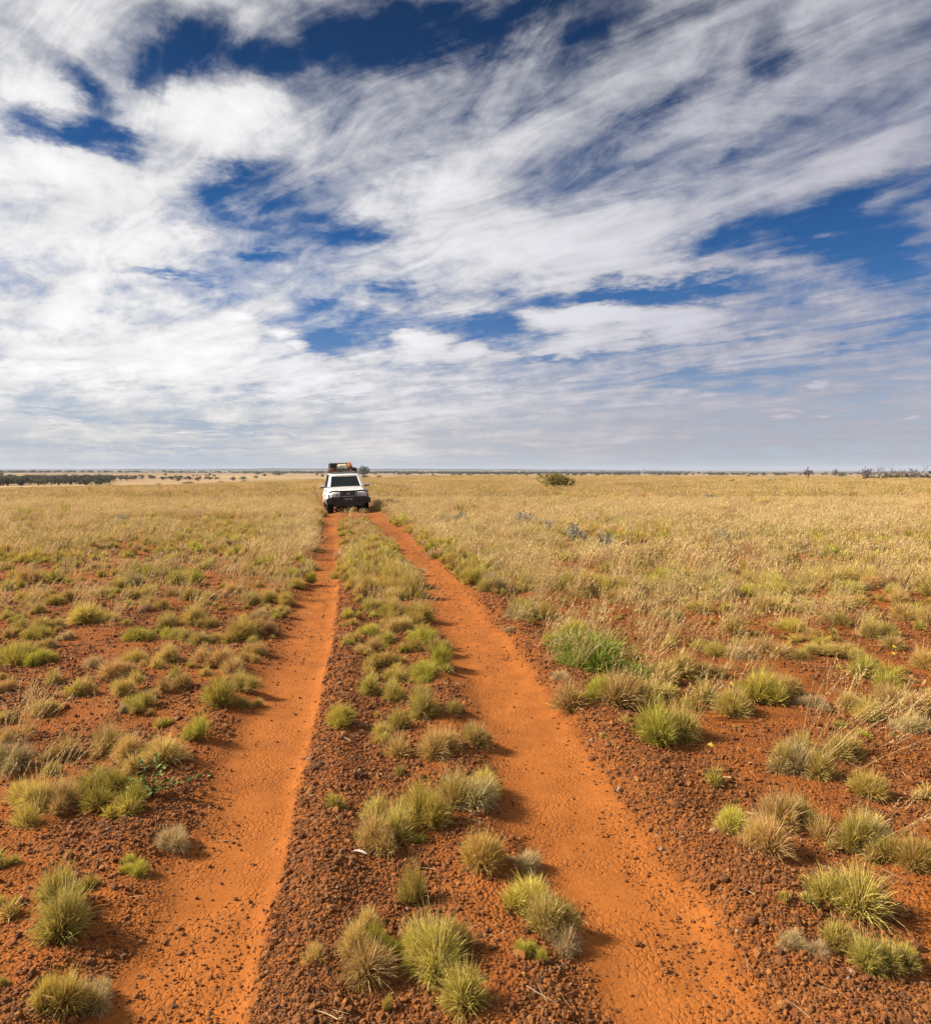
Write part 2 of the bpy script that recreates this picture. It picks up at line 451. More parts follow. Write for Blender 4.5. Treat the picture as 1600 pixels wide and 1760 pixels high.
M = {}
M['ground'] = ground_material()
M['spin_olive'] = blade_material('spinifex_olive', C(.40, .27, .095), C(.47, .355, .062), C(.70, .52, .145), C(.60, .45, .19), .30)
M['spin_green'] = blade_material('spinifex_green', C(.37, .27, .07), C(.41, .345, .042), C(.66, .53, .095), C(.58, .43, .16), .22)
M['spin_dry'] = blade_material('spinifex_dry', C(.38, .27, .12), C(.47, .345, .14), C(.62, .46, .20), C(.60, .46, .25), .45)
M['bright_green'] = blade_material('fresh_green_grass', C(.22, .19, .03), C(.18, .26, .022), C(.33, .37, .045), C(.40, .33, .11), .2)
M['straw'] = blade_material('dry_straw', C(.48, .32, .13), C(.66, .46, .20), C(.78, .59, .30), C(.58, .42, .22), .25, .07, .3, .6, C(.38, .30, .085))
M['straw_green'] = blade_material('half_dry_grass', C(.32, .24, .07), C(.42, .33, .09), C(.62, .44, .16), C(.56, .40, .17), .45, .12, .3)
M['seed'] = blade_material('pale_seed_heads', C(.52, .38, .16), C(.62, .46, .20), C(.70, .54, .27), C(.62, .47, .24), .3, .05, .3)
M['litter'] = blade_material('fallen_straw', C(.50, .38, .22), C(.56, .44, .27), C(.50, .38, .22), C(.36, .27, .17), .4, .05, .1)
M['herb'] = blade_material('herb_leaf', C(.09, .14, .03), C(.12, .17, .035), C(.20, .23, .06), C(.2, .22, .07), .08, .08, .25)
M['saltbush'] = blade_material('saltbush_leaf', C(.27, .25, .19), C(.36, .35, .28), C(.45, .43, .35), C(.38, .32, .21), .18, .05, .2)
M['shrub'] = blade_material('shrub_leaf', C(.09, .09, .025), C(.13, .14, .03), C(.20, .19, .045), C(.24, .18, .07), .12, .1, .2)
M['olive'] = blade_material('olive_leaf', C(.14, .13, .03), C(.19, .19, .032), C(.28, .26, .05), C(.3, .22, .09), .15, .1, .25)
M['mulga'] = blade_material('mulga_leaf', C(.065, .065, .03), C(.085, .09, .042), C(.12, .12, .06), C(.13, .11, .07), .15, .08, .15)
M['flower'] = plain('yellow_petal', (.75, .52, .03), .6, 0, .1)
M['bark'] = plain('grey_bark', (.11, .08, .06), .9, 0, .3, 12, .2)
M['deadwood'] = plain('dead_wood', (.17, .13, .11), .9, 0, .3, 12, .2)
def stone_material():
    t = NT('ironstone')
    rnd = t.rand()
    n = t.noise(t.obj(), 2.2, 5, .65)
    c = t.mix(t.mr(rnd, 0, .55), C(.105, .042, .016), C(.23, .084, .022))
    c = t.mix(t.mr(rnd, .5, 1), c, C(.37, .155, .042))
    r2 = t.math('FRACT', t.math('MULTIPLY', rnd, 17.7))
    c = t.mix(t.math('MULTIPLY', t.mr(n, .4, .7), .45), c, C(.32, .12, .026))
    c = t.mix(t.mr(r2, .975, .99), c, C(.36, .24, .15))
    t.set(t.b.inputs['Base Color'], c)
    t.set(t.b.inputs['Roughness'], t.mr(n, .3, .7, .62, .85))
    t.b.inputs['Specular IOR Level'].default_value = .3
    t.l.new(t.bump(t.noise(t.obj(), 5, 4, .7), .5, .15), t.b.inputs['Normal'])
    return t.m
M['stone'] = stone_material()

# ------------------------------------------------------------------ mesh helpers
def mesh_np(name, V, quads=None, tris=None, attrs=None, mat=None, smooth_=False):
    me = bpy.data.meshes.new(name)
    V = np.asarray(V, np.float32)
    loops, starts, tot = [], [], 0
    if quads is not None and len(quads):
        q = np.asarray(quads, np.int32); loops.append(q.ravel()); starts.append(np.arange(len(q)) * 4); tot = len(q) * 4
    if tris is not None and len(tris):
        q = np.asarray(tris, np.int32); loops.append(q.ravel()); starts.append(tot + np.arange(len(q)) * 3)
    loops = np.concatenate(loops).astype(np.int32); starts = np.concatenate(starts).astype(np.int32)
    me.vertices.add(len(V)); me.vertices.foreach_set('co', V.ravel())
    me.loops.add(len(loops)); me.loops.foreach_set('vertex_index', loops)
    me.polygons.add(len(starts)); me.polygons.foreach_set('loop_start', starts)
    if smooth_: me.polygons.foreach_set('use_smooth', np.ones(len(starts), bool))
    me.update(calc_edges=True)
    for k, a in (attrs or {}).items():
        at = me.attributes.new(k, 'FLOAT', 'POINT'); at.data.foreach_set('value', np.asarray(a, np.float32))
    if mat: me.materials.append(mat)
    return me

def link(name, me, parent=None, loc=None, col=None):
    o = bpy.data.objects.new(name, me)
    (col or COL).objects.link(o)
    if parent is not None: o.parent = parent
    if loc is not None: o.location = loc
    return o
def tag(o, label=None, cat=None, group=None, kind=None):
    if label: o['label'] = label
    if cat: o['category'] = cat
    if group: o['group'] = group
    if kind: o['kind'] = kind
    return o
def copy_tree(o, parent=None):
    c = o.copy(); COL.objects.link(c); c.parent = parent
    for ch in list(o.children): copy_tree(ch, c)
    return c

class Geo:
    """collects quads and triangles with the attributes t, v"""
    def __init__(s): s.V, s.Q, s.T, s.t, s.v, s.n = [], [], [], [], [], 0
    def add(s, V, Q=None, T=None, t=None, v=None):
        V = np.asarray(V, float).reshape(-1, 3)
        if Q is not None and len(Q): s.Q.append(np.asarray(Q) + s.n)
        if T is not None and len(T): s.T.append(np.asarray(T) + s.n)
        s.V.append(V); s.n += len(V)
        s.t.append(np.zeros(len(V)) + (0 if t is None else t)); s.v.append(np.zeros(len(V)) + (0.3 if v is None else v))
    def mesh(s, name, mat, smooth_=False):
        return mesh_np(name, np.concatenate(s.V), np.concatenate(s.Q) if s.Q else None, np.concatenate(s.T) if s.T else None,
                       {'t': np.concatenate(s.t), 'v': np.concatenate(s.v)}, mat, smooth_)

def blades(g, root, dirs, Ln, w, droop, rng, segs=3, wind=None, vr=None):
    n = len(root)
    dirs = dirs / np.linalg.norm(dirs, axis=1, keepdims=True)
    rv = rng.normal(size=(n, 3))
    side = np.cross(dirs, rv); side /= np.linalg.norm(side, axis=1, keepdims=True) + 1e-9
    vv = rng.random(n) if vr is None else vr
    rows, ts, vs = [], [], []
    for k in range(segs + 1):
        t = k / segs
        p = root + dirs * (Ln * t)[:, None]
        p[:, 2] -= droop * Ln * t * t
        if wind is not None: p = p + wind * (Ln * t * t)[:, None]
        if k < segs:
            ww = (w * (1 - .75 * t))[:, None] * .5
            rows += [p - side * ww, p + side * ww]; ts += [np.full(n, t)] * 2; vs += [vv] * 2
        else:
            rows.append(p); ts.append(np.full(n, 1.0)); vs.append(vv)
    m = len(rows)
    V = np.stack(rows, 1).reshape(-1, 3)
    b = (np.arange(n) * m)[:, None]
    Q = np.concatenate([b + np.array([[2 * k, 2 * k + 1, 2 * k + 3, 2 * k + 2]]) for k in range(segs - 1)]) if segs > 1 else None
    T = b + np.array([[2 * segs - 2, 2 * segs - 1, 2 * segs]])
    g.add(V, Q, T, np.stack(ts, 1).ravel(), np.stack(vs, 1).ravel())

def hummock(name, mat, n, seed, Rr=.5, H=.5, width=.0085, upright=0.0, droop=.26, lobes=3, segs=3):
    """spinifex: needle blades radiating from a root crown, one unit wide"""
    rng = np.random.default_rng(seed)
    g = Geo()
    cents = [(0, 0, 1.0)] + [(rng.normal(0, .22), rng.normal(0, .22), rng.uniform(.5, .95)) for _ in range(lobes)]
    for (cx, cy, s) in cents:
        k = int(n * s / sum(c[2] for c in cents))
        ph = rng.random(k) * 2 * math.pi
        th = np.arccos(rng.uniform(.04, 1.0, k)) * (1 - upright * .45)
        ext = 1 / np.sqrt((np.sin(th) / (Rr * .82)) ** 2 + (np.cos(th) / H) ** 2)
        ang = 1 + .14 * np.sin(3 * ph + seed) * np.sin(th) + .09 * np.sin(5 * ph + 2 * seed) + .08 * np.sin(4 * th + 7 * ph)
        dirs = np.stack([np.sin(th) * np.cos(ph), np.sin(th) * np.sin(ph), np.cos(th)], 1)
        f = rng.uniform(.12, .55, k)
        tipd = ext * s * ang * rng.uniform(.72, 1.06, k)
        root = dirs * (tipd * f)[:, None] * np.array([1, 1, .8]) + np.array([cx, cy, -.02])
        Ln = np.maximum(tipd * (1 - f), .05)
        jit = rng.normal(0, .42, (k, 3)); jit[:, 2] = np.abs(jit[:, 2]) * .8
        blades(g, root, dirs + jit, Ln * 1.08, width * rng.uniform(.7, 1.3, k), droop * rng.uniform(.2, 1.8, k), rng, segs)
    # a few long curved straws that stick out
    k = max(6, n // 42)
    ph = rng.random(k) * 2 * math.pi; th = rng.uniform(.2, 1.4, k)
    dirs = np.stack([np.sin(th) * np.cos(ph), np.sin(th) * np.sin(ph), np.cos(th)], 1)
    blades(g, dirs * .05, dirs, rng.uniform(.55, .85, k) * Rr * 1.5, np.full(k, width * 1.1), rng.uniform(.1, .7, k), rng, 4, None, rng.uniform(.85, 1, k))
    return g.mesh(name, mat)

def straw_clump(name, mats, n, seed, width, spread=.10, hmin=.28, hmax=.55, lean=.38, seeds=False, leaves=.5):
    rng = np.random.default_rng(seed)
    g, gs = Geo(), Geo()
    root = np.stack([rng.normal(0, spread, n), rng.normal(0, spread, n), np.full(n, -.02)], 1)
    dirs = np.stack([rng.normal(lean * .6, .28, n), rng.normal(0, .26, n), np.ones(n)], 1)
    dirs /= np.linalg.norm(dirs, axis=1, keepdims=True)
    Ln = rng.uniform(hmin, hmax, n)
    short = rng.random(n) < leaves
    Ln = np.where(short, Ln * rng.uniform(.3, .6, n), Ln)
    wind = np.array([lean * .35, 0, -.06])
    blades(g, root, dirs, Ln, np.full(n, width), np.where(short, .25, .04), rng, 3, wind)
    tall = np.where(~short)[0]
    for i in tall:
        m = 14 if seeds else 5
        tt = np.linspace(.62, .99, m) + rng.normal(0, .01, m)
        p = root[i] + dirs[i] * (Ln[i] * tt)[:, None] + wind * (Ln[i] * tt * tt)[:, None]
        p[:, 2] -= .04 * Ln[i] * tt * tt
        d = dirs[i] + rng.normal(0, .35, (m, 3))
        blades(gs, p, d, np.full(m, .035 if seeds else .06), np.full(m, width * (1.7 if seeds else 1.3)), np.zeros(m) + .1, rng, 2)
    if gs.n:
        # one mesh, two materials
        me1 = g
        nq = sum(len(q) for q in g.Q) if g.Q else 0; ntri = sum(len(q) for q in g.T)
        nq2 = sum(len(q) for q in gs.Q) if gs.Q else 0
        g.add(np.concatenate(gs.V), np.concatenate(gs.Q) if gs.Q else None, np.concatenate(gs.T), np.concatenate(gs.t), np.concatenate(gs.v))
        me = g.mesh(name, mats[0]); me.materials.append(mats[1])
        idx = np.zeros(len(me.polygons), np.int32)
        idx[nq:nq + nq2] = 1
        idx[nq + nq2 + ntri:] = 1
        me.polygons.foreach_set('material_index', idx)
        return me
    return g.mesh(name, mats[0])

def leaf_ball(name, mat, n, seed, rx, ry, rz, leaf, lobes=7, base=.25, zc=None):
    """foliage: leaf faces in uneven clumps through a volume"""
    rng = np.random.default_rng(seed)
    g = Geo()
    cs = rng.normal(size=(lobes, 3)); cs /= np.linalg.norm(cs, axis=1, keepdims=True)
    cs *= rng.uniform(.35, .78, lobes)[:, None]
    cs[:, 2] = np.abs(cs[:, 2]) * .9 - .15
    rad = rng.uniform(.28, .5, lobes)
    k = rng.integers(0, lobes, n)
    d = rng.normal(size=(n, 3)); d /= np.linalg.norm(d, axis=1, keepdims=True)
    p = cs[k] + d * (rad[k] * rng.uniform(.35, 1.1, n) ** .6)[:, None]
    p = p * np.array([rx, ry, rz])
    if zc is not None: p[:, 2] += zc
    p[:, 2] = np.maximum(p[:, 2], base * .1)
    dr = d + rng.normal(0, .6, (n, 3)) + np.array([0, 0, .3])
    blades(g, p, dr, np.full(n, leaf) * rng.uniform(.6, 1.3, n), np.full(n, leaf * .45), np.full(n, .2), rng, 2)
    return g.mesh(name, mat)

def tubes(segs, mat, name, sides=6):
    """segs: list of polylines [(x,y,z,r), ...] -> one mesh"""
    V, Q = [], []
    for pl in segs:
        base = len(V)
        pts = [Vector(p[:3]) for p in pl]
        for i, p in enumerate(pl):
            d = (pts[min(i + 1, len(pts) - 1)] - pts[max(i - 1, 0)]).normalized()
            u = d.orthogonal().normalized() if abs(d.z) > .9 else d.cross(Vector((0, 0, 1))).normalized()
            w = d.cross(u)
            for k in range(sides):
                a = 2 * math.pi * k / sides
                V.append(pts[i] + (u * math.cos(a) + w * math.sin(a)) * p[3])
        for i in range(len(pl) - 1):
            for k in range(sides):
                a, b = base + i * sides + k, base + i * sides + (k + 1) % sides
                Q.append((a, b, b + sides, a + sides))
    me = bpy.data.meshes.new(name)
    me.from_pydata([tuple(v) for v in V], [], Q); me.update()
    me.polygons.foreach_set('use_smooth', [True] * len(Q))
    me.materials.append(mat)
    return me

def branches(rng, h, spread, depth=3, lean=0.0, r0=.06):
    out = []
    def grow(p, d, L, r, k):
        pl = [(*p, r)]; q = Vector(p)
        for i in range(3):
            d = (d + Vector((rng.normal(0, .18), rng.normal(0, .18), rng.normal(.05, .1)))).normalized()
            q = q + d * L / 3
            pl.append((*q, r * (1 - .22 * (i + 1))))
        out.append(pl)
        if k > 0:
            for j in range(int(rng.integers(2, 5))):
                f = pl[int(rng.integers(1, 4))]
                nd = (d + Vector((rng.normal(0, spread), rng.normal(0, spread), rng.normal(.15, .35)))).normalized()
                grow(Vector(f[:3]), nd, L * rng.uniform(.5, .8), r * .5, k - 1)
    grow(Vector((0, 0, -.1)), Vector((lean, 0, 1)).normalized(), h * .5, r0, depth)
    return out

# ------------------------------------------------------------------ instancing of uncountable cover (grass, gravel, litter)
PROTO = bpy.data.collections.new('cover_sources')      # not linked to the scene
def scatter(name, pts, rot, scl, idx, meshes, label, cat, parent=None):
    col = bpy.data.collections.new(name + '_sources')
    for i, me in enumerate(meshes):
        o = bpy.data.objects.new('%s_source_%02d' % (name, i), me); col.objects.link(o)
    me = bpy.data.meshes.new(name)
    pts = np.asarray(pts, np.float32)
    me.vertices.add(len(pts)); me.vertices.foreach_set('co', pts.ravel())
    a = me.attributes.new('rot', 'FLOAT_VECTOR', 'POINT'); a.data.foreach_set('vector', np.asarray(rot, np.float32).ravel())
    a = me.attributes.new('scl', 'FLOAT_VECTOR', 'POINT'); a.data.foreach_set('vector', np.asarray(scl, np.float32).ravel())
    a = me.attributes.new('idx', 'INT', 'POINT'); a.data.foreach_set('value', np.asarray(idx, np.int32))
    o = link(name, me, parent)
    ng = bpy.data.node_groups.new(name + '_nodes', 'GeometryNodeTree')
    ng.interface.new_socket('Geometry', in_out='INPUT', socket_type='NodeSocketGeometry')
    ng.interface.new_socket('Geometry', in_out='OUTPUT', socket_type='NodeSocketGeometry')
    N, L = ng.nodes, ng.links
    gi, go = N.new('NodeGroupInput'), N.new('NodeGroupOutput')
    ci = N.new('GeometryNodeCollectionInfo'); ci.inputs['Collection'].default_value = col
    ci.inputs['Separate Children'].default_value = True; ci.inputs['Reset Children'].default_value = True
    ip = N.new('GeometryNodeInstanceOnPoints')
    ip.inputs['Pick Instance'].default_value = True
    def na(n, t):
        q = N.new('GeometryNodeInputNamedAttribute'); q.data_type = t; q.inputs['Name'].default_value = n
        return [s for s in q.outputs if s.enabled and s.name == 'Attribute'][0]
    L.new(gi.outputs[0], ip.inputs['Points']); L.new(ci.outputs[0], ip.inputs['Instance'])
    L.new(na('idx', 'INT'), ip.inputs['Instance Index'])
    er = N.new('FunctionNodeEulerToRotation'); L.new(na('rot', 'FLOAT_VECTOR'), er.inputs[0]); L.new(er.outputs[0], ip.inputs['Rotation'])
    L.new(na('scl', 'FLOAT_VECTOR'), ip.inputs['Scale'])
    L.new(ip.outputs[0], go.inputs[0])
    md = o.modifiers.new('cover', 'NODES'); md.node_group = ng
    tag(o, label, cat, None, 'stuff')
    return o

# ------------------------------------------------------------------ the ground sheet
def make_ground():
    nx, ny = 620, 760
    u = np.linspace(-1, 1, nx)
    kx = math.asinh(9000 / 1.1)
    xs = np.sinh(u * kx) * 1.1 - 0.1
    # finer, evenly spread across the picture: y grows geometrically
    y1 = np.concatenate([np.linspace(-30, 0.6, 24, endpoint=False), 0.6 + np.geomspace(0.4, 9400, ny - 24) - 0.4])
    Xg, Yg = np.meshgrid(xs, y1)
    Zg = height(Xg, Yg)
    ml, mr_, oL, oR, iL, iR = rut_masks(Xg, Yg)
    trk = np.maximum(ml, mr_)
    d = np.hypot(Xg, Yg)
    tx = np.clip(np.where(Yg > .5, Xg / np.maximum(Yg, .5), 0), -.8, .8)
    grv = gravel_mask(Xg, Yg, trk, oL, oR)
    straw = smooth(15, 60, d + (fbm(Xg / 5, Yg / 5, 3) - .5) * 22 - 4) 
    straw = np.clip(straw, 0, 1) * (0.35 + .65 * smooth(45, 120, d))
    grv = np.maximum(grv, .8 * smooth(6.5, 16, Yg) * trk)
    trk = trk * (1 - .62 * smooth(6.5, 17, Yg) * (.45 + .55 * smooth(.35, .6, fbm(Xg * 1.3, Yg * .5, 3))))
    far = smooth(250, 700, d)
    scrub = smooth(900, 2200, d) * smooth(.40, .60, fbm(Xg / 900 + 2, Yg / 260 + 4, 4) + .05)
    ridge = smooth(4700, 5600, d)
    idx = np.arange(len(y1) * nx).reshape(len(y1), nx)
    Q = np.stack([idx[:-1, :-1], idx[:-1, 1:], idx[1:, 1:], idx[1:, :-1]], -1).reshape(-1, 4)
    me = mesh_np('ground', np.stack([Xg, Yg, Zg], -1).reshape(-1, 3), Q, None,
                 {'track': trk.ravel(), 'gravel': grv.ravel(), 'straw': straw.ravel(), 'far': far.ravel(), 'scrub': scrub.ravel(), 'ridge': ridge.ravel()}, M['ground'], True)
    return tag(link('ground', me), 'red outback plain with two sandy wheel ruts', 'ground', None, 'structure')

def gravel_mask(X, Y, trk, oL, oR):
    nz = fbm(X * 1.7 + 5, Y * 1.7, 4)
    g = smooth(.38, .60, nz) * .68 + .14
    g = np.maximum(g, .98 * smooth(-.03, .03, oL) * (1 - smooth(.45, .95, oL + (nz - .5) * .5)))      # dark windrow beside the first rut
    g = np.maximum(g, .92 * smooth(-.02, .08, oR) * (1 - smooth(.45, 1.0, oR + (nz - .5) * .6)))
    return np.clip(g * (1 - trk) ** 1.3, .045, 1)
make_ground()

# ------------------------------------------------------------------ gravel
def stone_mesh(seed, sub=1):
    rng = np.random.default_rng(seed)
    bm = bmesh.new(); bmesh.ops.create_icosphere(bm, subdivisions=sub, radius=1)
    f = rng.normal(size=(5, 3)); sc = rng.uniform(.65, 1.25, 3); sc[2] *= .75
    for v in bm.verts:
        n = v.co.normalized(); k = 1 + sum(.09 * math.sin(3.2 * n.dot(Vector(q)) + i) for i, q in enumerate(f))
        v.co = Vector((n.x * sc[0], n.y * sc[1], n.z * sc[2])) * k * rng.uniform(.9, 1.08)
    me = bpy.data.meshes.new('stone'); bm.to_mesh(me); bm.free()
    me.materials.append(M['stone'])
    return me
STONES = [stone_mesh(100 + i) for i in range(8)]
def in_view(X, Y, margin=.06):
    return (np.abs(X) < Y * (.64 + margin) + .35)

def make_gravel():
    n = 680000
    Y = np.exp(RNG.uniform(math.log(1.7), math.log(22), n))
    X = RNG.uniform(-1, 1, n) * (.70 * Y + 1.5)
    ml, mr_, oL, oR, iL, iR = rut_masks(X, Y)
    trk = np.maximum(ml, mr_)
    g = gravel_mask(X, Y, trk, oL, oR)
    # scattered stones creep into the ruts from their sides
    g = np.where(trk > .5, .022 + .22 * smooth(.52, .75, fbm(X * 2.2 + 20, Y * 1.1, 4)) + .05 * smooth(1, .6, trk) + .22 * smooth(6, 14, Y), g)
    keep = RNG.random(n) < g
    X, Y, trk = X[keep], Y[keep], trk[keep]
    k = len(X)
    r = np.exp(RNG.normal(math.log(.0044), .52, k)) * np.clip((Y / 3.0), .85, 3.2) ** .42
    r = np.minimum(r, .026)
    r = np.where(trk > .5, np.minimum(r * .8, .013), r)
    Z = height(X, Y) + r * .28
    rot = RNG.uniform(0, 6.28, (k, 3))
    scl = np.repeat(r[:, None], 3, 1)
    scatter('gravel', np.stack([X, Y, Z], 1), rot, scl, RNG.integers(0, len(STONES), k), STONES, 'brown ironstone gravel strewn over the red earth', 'gravel')
make_gravel()

# ------------------------------------------------------------------ spinifex tussocks
def kinds(key, n, seeds, lob=3, up=0.0, **kw):
    return [hummock('spinifex_' + key, M[key], n, s, upright=up, lobes=lob, **kw) for s in seeds]
SPIN = {
    'o': kinds('spin_olive', 3000, (1, 2, 3, 4)),                    # olive dome
    'g': kinds('spin_green', 2800, (11, 12, 13), 3, .25),            # greener
    'd': kinds('spin_dry', 2400, (21, 22), 2, 0.0, droop=.4),        # greying, dying
    'u': kinds('spin_green', 900, (31, 32), 1, .8, H=.75),           # thin upright tuft
    'b': [hummock('fresh_grass', M['bright_green'], 5200, 41, H=.55, upright=.35, lobes=6)],
}
# photo pixels: centre column, base row, width, height, kind
TUFTS = []
def zoomlist(x0, y0, k, items):
    for it in items:
        TUFTS.append((x0 + it[0] * k, y0 + it[1] * k, it[2] * k, it[3] * k, it[4] if len(it) > 4 else 'o'))
zoomlist(0, 1000, .3375, [
    (40, 45, 70, 60), (115, 110, 90, 70, 'g'), (195, 165, 80, 60), (280, 120, 90, 60, 'g'), (345, 105, 90, 90), (520, 75, 90, 50), (610, 35, 90, 50, 'g'), (680, 95, 90, 70, 'g'),
    (770, 75, 90, 60), (870, 75, 90, 60), (975, 95, 90, 70, 'g'), (1060, 95, 80, 50), (450, 215, 190, 90), (210, 250, 110, 80), (40, 295, 70, 60), (180, 300, 110, 80, 'g'),
    (700, 310, 140, 80, 'g'), (835, 240, 100, 70), (985, 220, 130, 110), (1070, 240, 100, 70), (820, 140, 80, 60), (750, 150, 60, 50, 'd'), (90, 430, 210, 100, 'g'), (210, 425, 130, 90, 'g'), (240, 345, 90, 60),
    (690, 430, 120, 90, 'g'), (850, 420, 145, 110), (900, 300, 110, 60), (1010, 330, 130, 80), (1220, 310, 140, 120, 'g'), (1310, 280, 120, 110), (1130, 440, 160, 120), (1310, 390, 130, 90), (1400, 190, 80, 60), (1240, 410, 80, 60),
    (50, 570, 100, 90), (275, 530, 105, 80), (470, 450, 80, 70, 'd'), (570, 500, 160, 110), (430, 600, 140, 110), (635, 590, 130, 110), (745, 650, 110, 90), (920, 555, 110, 120),
    (1110, 640, 190, 200, 'g'), (1220, 570, 140, 110), (1235, 650, 90, 60), (625, 680, 60, 60, 'd'), (210, 700, 130, 100), (20, 720, 70, 60), (560, 900, 190, 220), (650, 920, 160, 170), (1020, 830, 150, 150, 'u'),
    (830, 960, 250, 160), (340, 925, 170, 130), (90, 980, 190, 160, 'd'), (30, 830, 90, 80), (200, 1190, 220, 200), (330, 1180, 170, 190), (480, 1130, 220, 170, 'g'), (690, 1190, 170, 170, 'u'),
    (1450, 120, 100, 70, 'g'), (1500, 40, 100, 60, 'g'), (1280, 120, 110, 80), (1360, 110, 90, 70), (1180, 60, 100, 50), (1330, 190, 90, 60, 'd'), (30, 190, 70, 50), (90, 210, 60, 40), (330, 300, 70, 50, 'd')])
zoomlist(0, 1360, .3375, [
    (850, 315, 165, 120, 'd'), (712, 445, 110, 85, 'g'), (320, 810, 330, 340), (5, 600, 70, 150), (10, 1010, 70, 110), (330, 1175, 250, 250, 'g'), (440, 1150, 160, 190, 'd')])
zoomlist(400, 1360, .375, [
    (650, 280, 210, 210), (740, 250, 190, 230), (860, 190, 230, 240, 'g'), (1000, 110, 220, 200), (1110, 110, 180, 160, 'd'), (1150, 40, 150, 130, 'g'),
    (1130, 380, 215, 195, 'g'), (1340, 400, 140, 110, 'd'), (850, 560, 150, 190, 'u'), (560, 790, 200, 190), (650, 780, 170, 190, 'g'), (620, 915, 270, 190), (850, 800, 220, 220), (940, 910, 300, 320), (1020, 790, 200, 190, 'g'),
    (1370, 590, 230, 170, 'g'), (1430, 700, 230, 250), (1540, 760, 150, 140, 'd'), (1335, 795, 85, 90, 'g'), (700, 1060, 60, 110, 'u')])
zoomlist(1000, 1360, .375, [
    (690, 205, 150, 135, 'g'), (790, 270, 150, 150), (860, 325, 210, 190), (900, 190, 200, 190), (1010, 170, 160, 150), (1290, 315, 220, 210), (1350, 280, 160, 150, 'd'), (1520, 395, 190, 190, 'g'), (1590, 380, 120, 190),
    (1270, 620, 315, 280), (970, 735, 110, 80, 'd'), (1090, 770, 120, 70, 'd'), (1190, 790, 170, 150, 'g'), (1290, 850, 190, 190), (1400, 870, 190, 170), (1480, 850, 110, 110, 'g')])
zoomlist(540, 1000, .3125, [
    (150, 805, 140, 180, 'g'), (375, 885, 120, 120), (660, 1000, 215, 235), (890, 925, 190, 160), (765, 735, 120, 85), (600, 765, 215, 220), (430, 665, 130, 125), (310, 635, 130, 140), (470, 560, 160, 100), (600, 550, 170, 110, 'g'), (700, 480, 150, 160, 'g'),
    (400, 475, 160, 90, 'g'), (250, 400, 80, 60), (330, 395, 120, 100), (405, 345, 100, 80), (590, 345, 130, 110, 'g'), (660, 400, 110, 100), (310, 305, 110, 80, 'g'), (440, 290, 130, 100), (500, 280, 120, 90), (430, 190, 110, 90, 'g'), (550, 225, 140, 130, 'g'),
    (300, 160, 130, 60), (380, 150, 110, 60), (460, 110, 140, 100), (390, 70, 130, 80), (270, 80, 110, 90), (200, 205, 60, 50, 'g'), (510, 35, 80, 45, 'g'), (960, 55, 130, 60), (1040, 60, 100, 60), (1120, 205, 160, 90, 'd'), (1190, 210, 140, 120), (1270, 205, 120, 105, 'g'),
    (1420, 330, 150, 180, 'g'), (1080, 285, 60, 40, 'd'), (1340, 545, 90, 40, 'd')])
zoomlist(1000, 1000, .375, [
    (160, 595, 260, 190), (90, 560, 150, 130, 'g'), (300, 560, 180, 120), (340, 750, 220, 210, 'g'), (440, 740, 190, 190), (450, 465, 170, 150), (560, 455, 120, 90), (680, 620, 180, 150), (820, 570, 200, 170, 'g'), (920, 540, 140, 140), (1000, 900, 170, 160, 'd'), (1070, 915, 170, 190),
    (1170, 840, 160, 150), (1310, 1000, 145, 145, 'g'), (1290, 455, 160, 120, 'g'), (1070, 580, 110, 60, 'd'), (1220, 600, 120, 100), (1310, 640, 150, 110), (1420, 585, 150, 120), (1500, 705, 140, 100, 'd'), (1570, 595, 100, 120), (1130, 350, 120, 70), (1210, 350, 100, 70),
    (830, 330, 130, 90), (910, 350, 120, 70), (1000, 365, 110, 60), (690, 245, 140, 100, 'g'), (985, 235, 100, 70, 'g'), (830, 140, 130, 90), (910, 140, 120, 80), (1060, 265, 80, 50, 'g'), (1190, 205, 110, 60), (1200, 130, 130, 80), (1270, 110, 90, 60), (1320, 265, 110, 110), (1390, 260, 110, 90),
    (1420, 320, 130, 80), (1480, 185, 130, 90), (1550, 190, 110, 80), (1560, 405, 120, 110), (610, 350, 120, 80), (700, 355, 110, 80, 'd'), (340, 95, 100, 60), (290, 145, 110, 60), (190, 90, 120, 70), (540, 150, 110, 70, 'g'), (480, 60, 130, 80), (590, 70, 130, 80), (700, 40, 110, 60), (1040, 150, 100, 50), (1100, 30, 120, 50), (1330, 30, 120, 60), (1450, 90, 110, 60), (1580, 60, 80, 50), (960, 40, 130, 60), (820, 30, 120, 60), (400, 180, 90, 60, 'd')])

